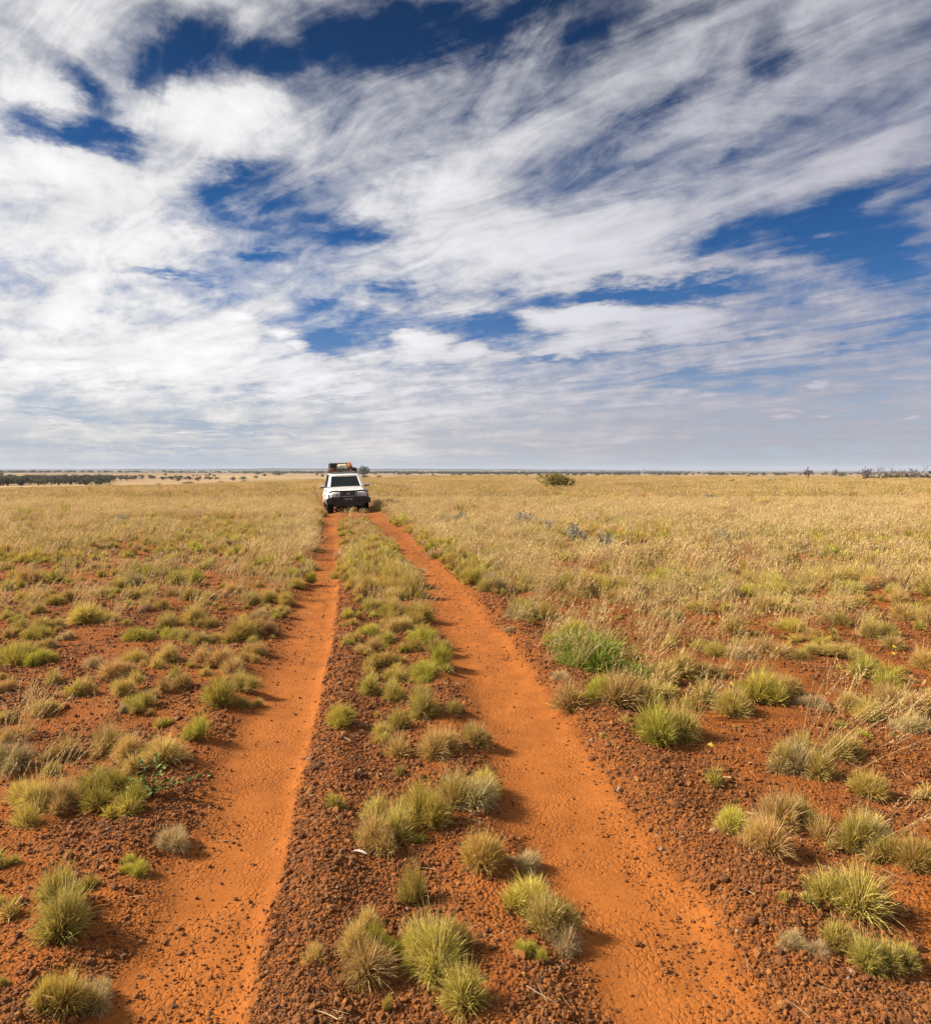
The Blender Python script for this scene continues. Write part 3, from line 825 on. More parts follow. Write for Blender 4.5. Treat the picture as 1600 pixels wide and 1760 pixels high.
def zone_of(x, y):
    a, b = np.interp(y, TY, TL), np.interp(y, TY, UR)
    if a < x < b: return 'mid'
    return 'drv' if x <= a else 'pas'
ZONE = {'mid': 'on the strip between the two wheel ruts', 'drv': "on the driver's side of the wheel ruts", 'pas': "on the passenger side of the wheel ruts"}
KIND = {'o': 'olive spinifex tussock', 'g': 'green spinifex tussock', 'd': 'greying spinifex tussock', 'u': 'thin upright green tuft', 'b': 'fresh'}
N_SPIN = 0
SPIN_ALL = []
def place_tuft(x, y, w, h, kind, rng, label=None):
    global N_SPIN
    me = SPIN[kind][int(rng.integers(0, len(SPIN[kind])))]
    z = gz(x, y)
    o = link('spinifex_tussock', me)
    o.location = (x, y, z); o.rotation_euler = (rng.normal(0, .10), rng.normal(.06, .10), rng.uniform(0, 6.28))
    o.scale = (w * rng.uniform(1.05, 1.35), w * rng.uniform(1.0, 1.3), h * 2.2 if kind != 'u' else h * 1.8)
    zn = zone_of(x, y)
    a, b, c, d = [float(np.interp(y, TY, q)) for q in (TL, TR, UL, UR)]
    SPIN_ALL.append((o, x, y, w, kind, zn, min(abs(x - a), abs(x - b), abs(x - c), abs(x - d)) < .4))
    o['label'] = label or 'spinifex tussock on red gravel'
    o['category'] = 'grass tussock'
    o['group'] = 'spinifex tussocks ' + ZONE[zn]
    N_SPIN += 1
    return o
rng = np.random.default_rng(5)
for (px, py, wp, hp, kd) in TUFTS:
    d = px_dir(px, py); al = math.atan2(-d.z, math.hypot(d.x, d.y)); s = math.sin(al)
    p = on_ground(px, py - .5 * wp * s * .75)
    k = FPX / p.y
    w = wp / k
    h = (hp / k - w * .5 * s) / max(math.cos(al), .4)
    w *= 1.15
    h = min(max(h * 1.35, .6 * w), .95 * w) if kd != 'u' else min(max(h * 1.2, .9 * w), 1.5 * w)
    place_tuft(p.x, p.y, w, h, kd, rng)
# the fresh green clump beside the far rut
pb = on_ground(1030, 1142)
kb = FPX / pb.y
o = place_tuft(pb.x, pb.y, 150 / kb, 66 / kb, 'b', rng, 'bright fresh green grass clump, the only one on the plain')
o['group'] = 'single fresh green clump'; o.name = 'green_grass_clump'

# more tussocks further out: nearest ones singly, the rest as cover
def field(n, y0, y1, dens):
    Y = np.sqrt(RNG.uniform(y0 ** 2, y1 ** 2, n)); X = RNG.uniform(-1, 1, n) * (.71 * Y + 1.6)
    keep = RNG.random(n) < dens(X, Y)
    return X[keep], Y[keep]
def off_track(X, Y, m=.06):
    a, b, c, d = [np.interp(Y, TY, q) for q in (TL, TR, UL, UR)]
    return ((X < a - m) | ((X > b + m) & (X < c - m)) | (X > d + m))
def off_car(X, Y):
    dx, dy = X - CAR.x, Y - CAR.y
    f = dx * car_fwd.x + dy * car_fwd.y; s = dx * -car_fwd.y + dy * car_fwd.x
    return ~((np.abs(f) < 2.75) & (np.abs(s) < 1.12))
def mid_strip(X, Y):
    b, c = np.interp(Y, TY, TR), np.interp(Y, TY, UL)
    return (X > b) & (X < c)
_gp = [flat(400, 935), flat(470, 905), flat(120, 960)]
def green_patch(X, Y):
    # stands of green spinifex where the straw stays away
    return np.maximum.reduce([np.exp(-((X - p[0]) / sx) ** 2 - ((Y - p[1]) / sy) ** 2) for p, (sx, sy) in zip(_gp, ((2.2, 3.6), (1.6, 3.0), (1.6, 2.2)))])
def dens_tuft(X, Y):
    nz = fbm(X / 2.2 + 50, Y / 2.2, 3)
    d = .18 + .82 * smooth(.36, .60, nz)
    d = d * np.where(X < np.interp(Y, TY, TL), np.where(Y < 11.8, 0.0, .5 + .45 * smooth(12, 21, Y)), .85)
    d = np.maximum(d, .95 * green_patch(X, Y))
    d = np.where(mid_strip(X, Y), .95, d)
    return d * off_track(X, Y) * off_car(X, Y) * np.where(Y > 30, (.5 + .3 * smooth(.5, .6, nz)), 1.0)
XA, YA = field(5600, 10.5, 26, dens_tuft)
# rows of tussocks along the rut edges and on the crown of the track
ex, ey = [], []
for k in range(230):
    y = float(np.exp(RNG.uniform(math.log(11.5), math.log(30))))
    e = RNG.integers(0, 5)
    a, b, c, d = [float(np.interp(y, TY, q)) for q in (TL, TR, UL, UR)]
    x = (a - abs(RNG.normal(.16, .12)) if e == 0 else d + .12 + abs(RNG.normal(.2, .15)) if e == 1 else RNG.uniform(b + .3, c - .06))
    if off_car(np.array([x]), np.array([y]))[0]: ex.append(x); ey.append(y)
XA = np.concatenate([XA, ex]); YA = np.concatenate([YA, ey])
order = np.argsort(YA + 100 * (np.abs(XA) > .67 * YA)); XA, YA = XA[order], YA[order]
n_single = 300 - N_SPIN
WA = np.clip(RNG.normal(.31, .10, len(XA)) + .08 * smooth(14, 24, YA) + .06 * (XA > np.interp(YA, TY, UR)), .15, .7)
WA = WA * np.where(mid_strip(XA, YA), 1 - .45 * smooth(15, 22, YA), 1.0)
for i in range(n_single):
    kd = RNG.choice(['o', 'o', 'g', 'g', 'd'] if YA[i] < 18 else ['o', 'o', 'g', 'd'])
    place_tuft(float(XA[i]), float(YA[i]), float(WA[i]), float(WA[i] * RNG.uniform(.7, 1.05)), str(kd), rng)
XB, YB = field(7000, 26, 75, dens_tuft)
XS, YS = field(1150, 2.6, 12.5, lambda X, Y: off_track(X, Y, .1) * (.25 + .75 * smooth(.4, .6, fbm(X * 1.3, Y * 1.3, 3))))
XB, YB = np.concatenate([XB, XS]), np.concatenate([YB, YS])
X2, Y2 = np.concatenate([XA[n_single:], XB]), np.concatenate([YA[n_single:], YB])
keep_ = ~(mid_strip(X2, Y2) & (Y2 > 26.5) & (Y2 < 30.5))
W2 = np.concatenate([WA[n_single:], np.where(YB < 12.6, RNG.uniform(.08, .22, len(XB)) * np.where(np.abs(XB) > .66 * YB + .1, 1.8, 1.0), np.clip(RNG.normal(.6, .16, len(XB)), .3, 1.0))])
LOD = [hummock('spinifex_far', M[m], 420, s, width=.026, upright=u, lobes=2) for (m, s, u) in (('spin_olive', 51, 0), ('spin_olive', 52, .2), ('spin_green', 53, .1), ('spin_green', 54, .3), ('spin_dry', 55, 0))]
X2, Y2, W2 = X2[keep_], Y2[keep_], W2[keep_]
k = len(X2)
scatter('spinifex_cover', np.stack([X2, Y2, height(X2, Y2)], 1), np.stack([np.zeros(k), np.zeros(k), RNG.uniform(0, 6.28, k)], 1),
        np.stack([W2, W2, W2 * RNG.uniform(1.25, 1.9, k)], 1), np.where(Y2 < 12.6, RNG.integers(0, 4, k), RNG.integers(0, 5, k)), LOD, 'spinifex cover of distant tussocks and small sprouts dotted over the red plain', 'grass')

# ------------------------------------------------------------------ dry standing grass
ST_NEAR = [straw_clump('dry_grass_near', (M['straw_green'] if i % 2 else M['straw'], M['seed']), 26, 60 + i, .0038, .06, .25, .55, .34, True, .45) for i in range(4)]
ST_MID = [straw_clump('dry_grass_mid', (M['straw'] if i % 3 else M['straw_green'], M['seed']), 46, 70 + i, .0075, .12, .24, .46, .40, False, .4) for i in range(6)]
ST_FAR = [straw_clump('dry_grass_far', (M['straw'], M['straw']), 60, 80 + i, .018, .45, .26, .50, .36, False, .3) for i in range(5)]
def dens_straw(X, Y):
    nz = fbm(X / 3.6 + 11, Y / 3.6 + 5, 4)
    ramp = np.where(X > np.interp(Y, TY, UR), smooth(3.0, 42, Y) ** .9, smooth(7, 52, Y) ** .9)
    d = np.clip(ramp * 1.05 + (smooth(.34, .62, nz) - .62) * .9 * (1 - .5 * smooth(36, 60, Y)), 0.0, 1)
    d = d * (1 - .85 * green_patch(X, Y)) * np.where(X < np.interp(Y, TY, TL), .35 + .65 * smooth(15, 32, Y), .6 + .4 * smooth(14, 30, Y))
    nz2 = fbm(X / 1.6 + 70, Y / 1.6, 3)
    d = np.maximum(d, np.where(X > np.interp(Y, TY, UR) + .5, np.where(Y < 12.5, .17, .42) * smooth(6, 9, Y) * smooth(.42, .62, nz2), 0))
    d = np.maximum(d, .03 * (X > np.interp(Y, TY, UR)))
    a, dd = np.interp(Y, TY, TL), np.interp(Y, TY, UR)
    # a paler stand along the verge on the driver's side, and the far verge
    d = np.maximum(d, .6 * ((X < a - .15) & (X > a - 1.5) & (Y > 14)))
    d = np.maximum(d, .5 * ((X > dd + .5) & (X < dd + 1.6) & (Y > 10.5)))
    d = np.where(mid_strip(X, Y), .05 * (Y > 9), d)
    return d * off_track(X, Y, .16) * off_car(X, Y)
Xn, Yn = field(4600, 4.6, 12.5, dens_straw)
Xm, Ym = field(15500, 12.5, 42, dens_straw)
Xf, Yf = field(62000, 42, 230, lambda X, Y: (.3 + .7 * smooth(.38, .56, fbm(X / 9, Y / 9, 4))) * (.55 + .45 * smooth(45, 90, Y)) * off_track(X, Y, .3) * off_car(X, Y))
def put_straw(name, X, Y, protos, smin, smax, label):
    k = len(X)
    s = RNG.uniform(smin, smax, k)
    scatter(name, np.stack([X, Y, height(X, Y)], 1), np.stack([np.zeros(k), np.zeros(k), RNG.normal(0, .5, k)], 1),
            np.stack([s, s, s * RNG.uniform(.85, 1.2, k)], 1), RNG.integers(0, len(protos), k), protos, label, 'grass')
put_straw('seeding_grass', Xn, Yn, ST_NEAR, .6, 1.05, 'sparse seeding grass stalks among the nearer tussocks')
put_straw('dry_grass', Xm, Ym, ST_MID, .75, 1.15, 'golden dry grass standing between the tussocks')
put_straw('straw_field', Xf, Yf, ST_FAR, .8, 1.35, 'pale straw grassland stretching over the far plain')

# seeding clumps one can pick out in the foreground
def seed_clump(px, py, hpx, n, seed, label, lean=.3, spread=.05):
    p = on_ground(px, py); hm = hpx / (FPX / p.y)
    root = bpy.data.objects.new('seeding_grass_clump', None); COL.objects.link(root)
    root.location = p; root.empty_display_size = .1
    tag(root, label, 'grass clump', 'seeding grass clumps in the foreground')
    r_ = np.random.default_rng(seed)
    g, gs = Geo(), Geo()
    rt = np.stack([r_.normal(0, spread, n), r_.normal(0, spread, n), np.full(n, -.01)], 1)
    di = np.stack([r_.normal(lean, .28, n), r_.normal(0, .28, n), np.ones(n)], 1); di /= np.linalg.norm(di, axis=1, keepdims=True)
    Ln = hm * r_.uniform(.65, 1.15, n)
    wind = np.array([.12, 0, -.05])
    blades(g, rt, di, Ln, np.full(n, .0026), np.full(n, .05), r_, 6, wind)
    for i in range(n):
        m = 22
        tt = np.linspace(.68, 1.0, m)
        p_ = rt[i] + di[i] * (Ln[i] * tt)[:, None] + wind * (Ln[i] * tt * tt)[:, None]
        p_[:, 2] -= .05 * Ln[i] * tt * tt
        blades(gs, p_, di[i] + r_.normal(0, .55, (m, 3)), np.full(m, .013) * r_.uniform(.6, 1.3, m), np.full(m, .0042), np.zeros(m), r_, 2)
    link('stalks', g.mesh('stalks', M['straw']), root)
    link('seed_heads', gs.mesh('seed_heads', M['seed']), root)
for a in [(75, 1400, 170, 16, 1, 'pale seeding grass clump of upright stalks at the broad grey-green tussock'), (110, 1385, 150, 10, 2, 'seeding grass clump rising behind the leafy herb', .45),
          (30, 1400, 150, 7, 3, 'seeding grass clump of few stalks beside the pale upright clump'), (1395, 1320, 190, 26, 4, 'tall wind-bent seeding grass clump on the passenger side tussock', .5), (1455, 1330, 160, 10, 5, 'low raking seeding grass clump with stalks laid over', 1.1),
          (1560, 1490, 240, 12, 6, 'arching seeding grass clump leaning over the gravel', .8), (1500, 1470, 200, 8, 7, 'thin seeding grass clump between two olive tussocks', .9), (190, 1240, 70, 8, 8, 'short seeding grass clump on open gravel, pale tips'),
          (1540, 1250, 120, 9, 9, 'seeding grass clump beside the grey dead tussock', .5), (20, 1265, 60, 7, 10, 'short seeding grass clump at the low olive tussock'), (1190, 1130, 100, 22, 11, 'reddish seeding grass clump behind the fresh green clump', .6), (1130, 1120, 90, 18, 12, 'dense seeding grass clump touching the fresh green clump', .6)]:
    seed_clump(*a)

# fallen straws and twigs
def make_litter():
    g = []
    for i in range(4):
        q = Geo(); r_ = np.random.default_rng(200 + i)
        blades(q, np.array([[-.5, 0, .004]]), np.array([[1, .1, .03]]), np.array([1.0]), np.array([.035]), np.array([.0]), r_, 5, np.array([0, r_.normal(0, .3), 0]))
        g.append(q.mesh('straw', M['litter']))
    n = 1700
    Y = np.exp(RNG.uniform(math.log(1.8), math.log(14), n)); X = RNG.uniform(-1, 1, n) * (.7 * Y + 1.2)
    keep = RNG.random(n) < np.where(off_track(X, Y, 0), .8, .10)
    X, Y = X[keep], Y[keep]; k = len(X)
    s = RNG.uniform(.04, .15, k)
    scatter('fallen_straw', np.stack([X, Y, height(X, Y) + .011], 1), np.stack([RNG.normal(0, .1, k), RNG.normal(0, .12, k), RNG.uniform(0, 6.28, k)], 1),
            np.stack([s, s * .5, s], 1), RNG.integers(0, 4, k), g, 'fallen straws and twigs littering the gravel', 'litter')
make_litter()

# leafy herb
def herb():
    p = on_ground(262, 1372)
    root = bpy.data.objects.new('leafy_herb', None); COL.objects.link(root); root.location = p
    tag(root, 'low leafy herb with dark green serrated leaves beside the seeding grass', 'herb')
    V = [(-.0, 0, 0), (.14, .13, .02), (.3, .19, .04), (.36, .12, .04), (.55, .22, .05), (.62, .12, .04), (.8, .14, .02), (1, 0, -.06), (.8, -.14, .02), (.62, -.12, .04), (.55, -.22, .05), (.36, -.12, .04), (.3, -.19, .04), (.14, -.13, .02), (.33, 0, .0), (.66, 0, -.01)]
    F = [(0, 1, 14), (1, 2, 14), (2, 3, 14), (3, 4, 15), (3, 15, 14), (4, 5, 15), (5, 6, 15), (6, 7, 15), (7, 8, 15), (8, 9, 15), (9, 10, 15), (10, 11, 15), (11, 14, 15), (11, 12, 14), (12, 13, 14), (13, 0, 14)]
    me = mesh_np('leaf', V, None, F, {'t': [v[0] for v in V], 'v': [.3] * len(V)}, M['herb'])
    r_ = np.random.default_rng(9)
    segs = []
    k = FPX / p.y
    ends = [(-42, 10, 22), (-20, 0, 60), (5, 10, 62), (20, 0, 50), (62, 30, 18), (75, 60, 8), (-10, -10, 32), (30, -5, 28), (-30, -10, 14), (8, -16, 20)]
    for (ex_, ey_, ez_) in ends:
        e = Vector((ex_, ey_, ez_)) / k
        pl = []
        for i in range(6):
            f = i / 5
            q = Vector((e.x * f, e.y * f, .005 + e.z * f ** .8 + .015 * math.sin(3 * f)))
            pl.append((*q, .0022 * (1 - .6 * f)))
            for j in range(2):
                if i == 0: continue
                o = link('leaf', me, root, q)
                a = math.atan2(e.y, e.x) + r_.choice([-1, 1]) * r_.uniform(.4, 1.3)
                o.rotation_euler = (r_.normal(0, .5), -r_.uniform(-.2, .9), a)
                s = r_.uniform(.03, .055)
                o.scale = (s, s, s)
        segs.append(pl)
    link('stem', tubes(segs, M['herb'], 'stem', 5), root)
herb()

# yellow daisies
def daisy(px, py, label):
    p = on_ground(px, py + 26)
    root = bpy.data.objects.new('yellow_daisy', None); COL.objects.link(root); root.location = p
    tag(root, label, 'flower', 'yellow daisies')
    link('stem', tubes([[(0, 0, 0, .0015), (.01, 0, .06, .0012), (.012, 0, .12, .001)]], M['herb'], 'stem', 4), root)
    V, F = [(0, 0, .008)], []
    for k in range(10):
        a = k * math.pi / 5
        for (rr, da) in ((.010, -.25), (.022, 0), (.010, .25)):
            V.append((math.cos(a + da) * rr, math.sin(a + da) * rr, .002))
        F.append((0, 1 + 3 * k, 2 + 3 * k)); F.append((0, 2 + 3 * k, 3 + 3 * k))
    o = link('flower_head', mesh_np('flower_head', V, None, F, None, M['flower']), root, (.012, 0, .12)); o.rotation_euler = (.5, 0, 0)
daisy(1254, 1176, 'yellow daisy in the olive tussocks behind the rounded green tussock'); daisy(1218, 1291, 'yellow daisy alone on bare gravel')
daisy(1534, 1107, 'yellow daisy beside a broad tussock, one of two close together'); daisy(1533, 1122, 'yellow daisy with a small tussock at its foot')
daisy(1474, 1018, 'yellow daisy far out among the dry tussocks')

# loose stones that stand out, and a bleached stick
BIG = [stone_mesh(140 + i, 2) for i in range(5)]
for i, (px, py, w, lab) in enumerate([(1100, 1635, 15, 'pale flat stone lying in the passenger side rut'), (1092, 1626, 13, 'rusty stone touching the pale flat stone in the rut'), (1143, 1682, 17, 'grey-brown stone in the passenger side rut'), (1342, 1664, 20, 'ochre oval stone at the head of the gravel heap'),
        (1417, 1716, 18, 'rounded ochre stone in the gravel heap'), (1424, 1730, 16, 'dark brown stone resting in the gravel heap'), (1310, 1567, 14, 'orange stone between rut and olive tussock'), (1418, 1573, 18, 'long ochre stone below the olive tussock'), (1335, 1714, 14, 'rust red stone low in the gravel heap'),
        (175, 1495, 16, 'pale grey stone beside the small green tuft'), (186, 1497, 9, 'small grey stone beside the pale grey stone'), (495, 1507, 18, 'dark blocky stone on the windrow'), (600, 1747, 22, 'big rust stone at the foot of the windrow'), (580, 1735, 16, 'dark brown stone beside the big rust stone'), (800, 1735, 26, 'jagged orange clod on the strip between ruts'),
        (880, 1442, 15, 'brown stone near the grey tussock'), (1290, 1480, 14, 'brown stone under the twin tussock'), (945, 1717, 14, 'dull red stone on the strip between ruts'), (310, 1655, 11, 'dark stone pressed into the cracked crust'), (283, 1628, 10, 'small dark stone on the cracked crust')]):
    p = on_ground(px, py); k = FPX / p.y
    o = link('stone', BIG[i % 5]); o.location = p + Vector((0, 0, w / k * .18)); s = w / k * .5
    o.scale = (s, s, s * .8); o.rotation_euler = (random.uniform(-.3, .3), random.uniform(-.3, .3), random.uniform(0, 6))
    tag(o, lab, 'stone', 'loose stones')
p = on_ground(620, 1475)
M['bleached'] = plain('bleached_wood', (.62, .52, .45), .8, 0, .2, 40)
o = link('bleached_stick', tubes([[(-.034, .012, .012, .002), (-.015, .006, .016, .0055), (.005, 0, .014, .007), (.026, -.010, .010, .005), (.034, -.014, .008, .001)]], M['bleached'], 'bleached_stick', 8), None, p)
tag(o, 'short bleached white stick on the gravel below the long green tussock', 'stick')

# ------------------------------------------------------------------ shrubs and trees
def plant(name, label, cat, group, p, h, w, crown, trunk, sx=1.0):
    root = bpy.data.objects.new(name, None); COL.objects.link(root); root.location = p
    root.rotation_euler = (0, 0, random.uniform(0, 6.28)); root.empty_display_size = .3
    tag(root, label, cat, group)
    c = link('crown', crown, root); c.scale = (w, w, h)
    t = link('trunk', trunk, root); t.scale = (w, w, h)
    return root
def stems(seed, n=5, top=.6, r=.03):
    r_ = np.random.default_rng(seed); out = []
    for i in range(n):
        a = r_.uniform(0, 6.28); s = r_.uniform(.15, .38)
        out.append([(0, 0, -.05, r), (math.cos(a) * s * .3, math.sin(a) * s * .3, top * .45, r * .75), (math.cos(a) * s * .7, math.sin(a) * s * .7, top * .8, r * .5), (math.cos(a) * s, math.sin(a) * s, top * 1.15, r * .25)])
    return tubes(out, M['bark'], 'trunk', 5)
# unit sized crowns (1 wide, 1 tall)
CROWN = {
    'salt': [leaf_ball('saltbush_crown', M['saltbush'], 900, 300 + i, .55, .55, .75, .09, 8, .05, .15) for i in range(4)],
    'shrub': [leaf_ball('shrub_crown', M['shrub'], 800, 310 + i, .58, .58, .62, .10, 8, .3, .38) for i in range(4)],
    'olive': [leaf_ball('olive_crown', M['olive'], 2000, 318, .58, .58, .62, .09, 9, .3, .38)],
    'mulga': [leaf_ball('mulga_crown', M['mulga'], 620, 320 + i, .55, .55, .50, .10, 9, .3, .50) for i in range(5)],
    'round': [leaf_ball('round_crown', M['mulga'], 1300, 331, .60, .60, .52, .08, 12, .3, .54)],
}
STEM = [stems(400 + i) for i in range(4)]
def shrub_at(px, py, wp, hp, kind, label, group, name='shrub', cat='shrub'):
    p = on_ground(px, py); k = FPX / p.y
    lst = CROWN[kind]
    return plant(name, label, cat, group, p, hp / k, wp / k, lst[random.randrange(len(lst))], STEM[random.randrange(4)])
salt = [(210, 897, 32, 15, 'lone blue-grey saltbush in the dry grass on the driver\'s side'), (765, 902, 30, 20, 'blue-grey saltbush, first of a row nearing the fresh green clump'), (793, 900, 32, 22, 'blue-grey saltbush paired with the first of the row'), (905, 905, 46, 28, 'wide blue-grey saltbush in the middle of the row'),
        (940, 915, 34, 24, 'dull saltbush touching the wide one'), (988, 925, 40, 30, 'tall blue-grey saltbush beside bare red soil'), (1040, 948, 46, 38, 'largest pale blue-grey saltbush at the end of the row'), (1238, 932, 38, 24, 'broad blue-grey saltbush standing out in tussocks on red soil'), (1272, 924, 24, 14, 'small saltbush beside the broad one'),
        (1020, 900, 26, 16, 'small faded saltbush behind the largest one'), (1219, 858, 32, 13, 'dull grey shrub far into the straw grass on passenger side')]
for (a, b, c, d, lab) in salt: shrub_at(a, b + 4, c * 1.1, d * 1.45, 'salt', lab, 'blue-grey saltbushes', 'saltbush')
G1 = 'small dark shrubs dotted over the straw plain'
for (a, b, c, d) in [(324, 834, 18, 7), (340, 827, 9, 8), (326, 824, 6, 5), (306, 827, 10, 5), (400, 826, 10, 6), (418, 824, 13, 4), (464, 836, 9, 4), (480, 817, 24, 5), (155, 847, 10, 9), (61, 844, 15, 6), (192, 839, 17, 6), (111, 849, 20, 6), (270, 852, 18, 7),
                     (35, 843, 9, 6), (236, 840, 9, 3), (466, 836, 8, 4), (380, 831, 10, 4), (440, 822, 9, 4), (455, 819, 8, 4), (520, 830, 8, 4), (545, 818, 5, 4), (554, 820, 6, 5), (360, 818, 6, 4), (285, 818, 6, 4), (15, 847, 14, 6), (88, 843, 10, 5), (140, 841, 8, 5), (168, 838, 7, 5)]:
    shrub_at(a, b, c, d + 2, 'shrub', 'small dark green shrub on the straw plain between car and scrub belt', G1)
for (a, b, c, d) in [(276, 836, 18, 7), (251, 853, 15, 6), (435, 846, 18, 5), (488, 838, 18, 6), (305, 869, 15, 7), (330, 846, 20, 6), (390, 834, 18, 5), (420, 829, 14, 5), (130, 862, 18, 6), (60, 866, 16, 6), (340, 850, 20, 5), (200, 856, 18, 5)]:
    shrub_at(a, b, c, d + 2, 'salt', 'low grey shrub sunk in the straw plain on the driver\'s side', 'low grey shrubs in the straw', 'saltbush')
for (a, b, c, d) in [(806, 818, 11, 4), (746, 820, 8, 4), (700, 817, 8, 4), (651, 822, 11, 4), (790, 820, 6, 4), (860, 821, 6, 4), (748, 836, 9, 3), (1178, 818, 8, 4), (1285, 822, 9, 5), (1447, 821, 13, 9), (663, 828, 6, 4), (905, 818, 7, 4), (1040, 822, 9, 4), (1130, 822, 8, 4), (1388, 831, 8, 6), (1210, 826, 7, 4)]:
    shrub_at(a, b, c, d + 2, 'shrub', 'small green shrub far out on the straw plain, passenger side', 'green shrubs on the passenger side plain')
for (a, b, c, d) in [(797, 837, 26, 6), (698, 846, 15, 9), (858, 839, 22, 7), (1322, 832, 22, 10), (1346, 831, 12, 6), (1418, 828, 20, 5), (1464, 826, 25, 4), (1591, 840, 18, 7), (900, 842, 18, 5), (1065, 846, 20, 6), (1110, 838, 14, 5), (1540, 852, 20, 6), (1480, 842, 16, 5)]:
    shrub_at(a, b, c, d + 2, 'salt', 'low grey shrub sunk in the straw plain on the passenger side', 'low grey shrubs, passenger side', 'saltbush')
shrub_at(955, 843, 52, 36, 'olive', 'olive bush with short bent trunk standing alone in the straw grass', 'lone bushes', 'olive_bush', 'bush')
shrub_at(625, 822, 20, 24, 'round', 'round dark tree just behind the car on the passenger side', 'lone trees', 'round_tree', 'tree')
shrub_at(628, 822, 18, 6, 'shrub', 'low dark bush under the round tree behind the car', 'lone bushes')

# belt of mulga scrub across the valley
for k in range(262):
    if k < 190:
        px = random.uniform(-30, 190); py = random.uniform(826.5, 835.5) - max(px, 0) / 190 * 2.2
    else:
        px = 185 + 190 * random.random() ** 1.6; py = random.uniform(820, 827) - (px - 185) * .008
    p = on_ground(px, py)
    h = random.uniform(3.4, 4.9) * (1 if k < 190 else .62)
    tr = plant('mulga_tree', 'dark mulga tree in the dense scrub belt across the valley' if k < 190 else 'stunted mulga tree at the thinning end of the scrub belt', 'tree', 'mulga scrub belt', p, h, h * random.uniform(1.2, 1.7), CROWN['mulga'][k % 5], STEM[k % 4])

# dead trees along the crest
def dead_tree(px, py, hp, seed, label, n=1, wide=.55):
    p = on_ground(px, py); h = hp / (FPX / p.y)
    r_ = np.random.default_rng(seed)
    root = bpy.data.objects.new('dead_tree', None); COL.objects.link(root); root.location = p
    tag(root, label, 'dead tree', 'dead trees on the crest')
    br = branches(r_, h * 1.05, wide, 3, r_.normal(0, .12), max(.03 * h, .06))
    link('trunk', tubes([br[0]], M['deadwood'], 'trunk', 6), root)
    br2 = [[(x, y, z, max(r, .042)) for (x, y, z, r) in pl] for pl in br[1:]]
    link('branches', tubes(br2, M['deadwood'], 'branches', 4), root)
for i, (a, b, c, lab) in enumerate([(1376, 820, 14, 'forked dead tree beside the tallest dead tree on the crest'), (1389, 829, 26, 'tallest dead tree on the crest with bare cross branches'), (1436, 823, 17, 'crooked dead tree beside the green bush on the crest'), (1423, 821, 11, 'short dead tree behind the crooked one'),
        (1350, 818, 7, 'tiny dead tree on the open crest'), (1310, 818, 8, 'small bare dead tree alone on the crest'), (1294, 818, 6, 'dead stump-like tree on the crest'), (1503, 823, 16, 'thin dead tree at the start of the thicket'), (1473, 821, 9, 'low dead tree between green bush and thicket'),
        (1105, 813, 11, 'solitary dead tree far out on the plain'), (1259, 832, 18, 'grey leafless shrub-like dead tree in the straw'), (1576, 824, 14, 'dead tree in the middle of the thicket')]):
    dead_tree(a, b, c * 1.0, 500 + i, lab)
for k in range(26):
    a = random.uniform(1470, 1612)
    dead_tree(a, random.uniform(822, 828), random.uniform(14, 26), 600 + k, 'grey bare tree in the dead thicket on the crest', 1, .8)
for k in range(7):
    shrub_at(random.uniform(1490, 1600), random.uniform(823, 827), random.uniform(16, 28), random.uniform(8, 14), 'mulga', 'dark low bush in the dead thicket on the crest', 'bushes in the dead thicket')

# far woods down on the plain: too many and too far to count
def far_woods():
    n = 16000
    d = np.exp(RNG.uniform(math.log(900), math.log(5200), n)); tx = RNG.uniform(-.75, .75, n)
    Y = d / np.sqrt(1 + tx ** 2); X = tx * Y
    nz = fbm(X / 700 + 8, Y / 190 + 3, 4)
    cen = np.exp(-((tx - .0) / .22) ** 2) * np.exp(-((d - 2100) / 520) ** 2)
    keep = RNG.random(n) < np.clip(smooth(.60, .72, nz) * .5 + cen * .55, 0, 1)
    X, Y = X[keep], Y[keep]; k = len(X)
    s = RNG.uniform(4.0, 7.5, k)
    scatter('far_woodland', np.stack([X, Y, height(X, Y) - .5], 1), np.stack([np.zeros(k), np.zeros(k), RNG.uniform(0, 6, k)], 1), np.stack([s * 1.4, s * 1.4, s], 1),
            RNG.integers(0, 5, k), CROWN['mulga'], 'dark strips of far woodland on the lowland', 'woodland')
far_woods()

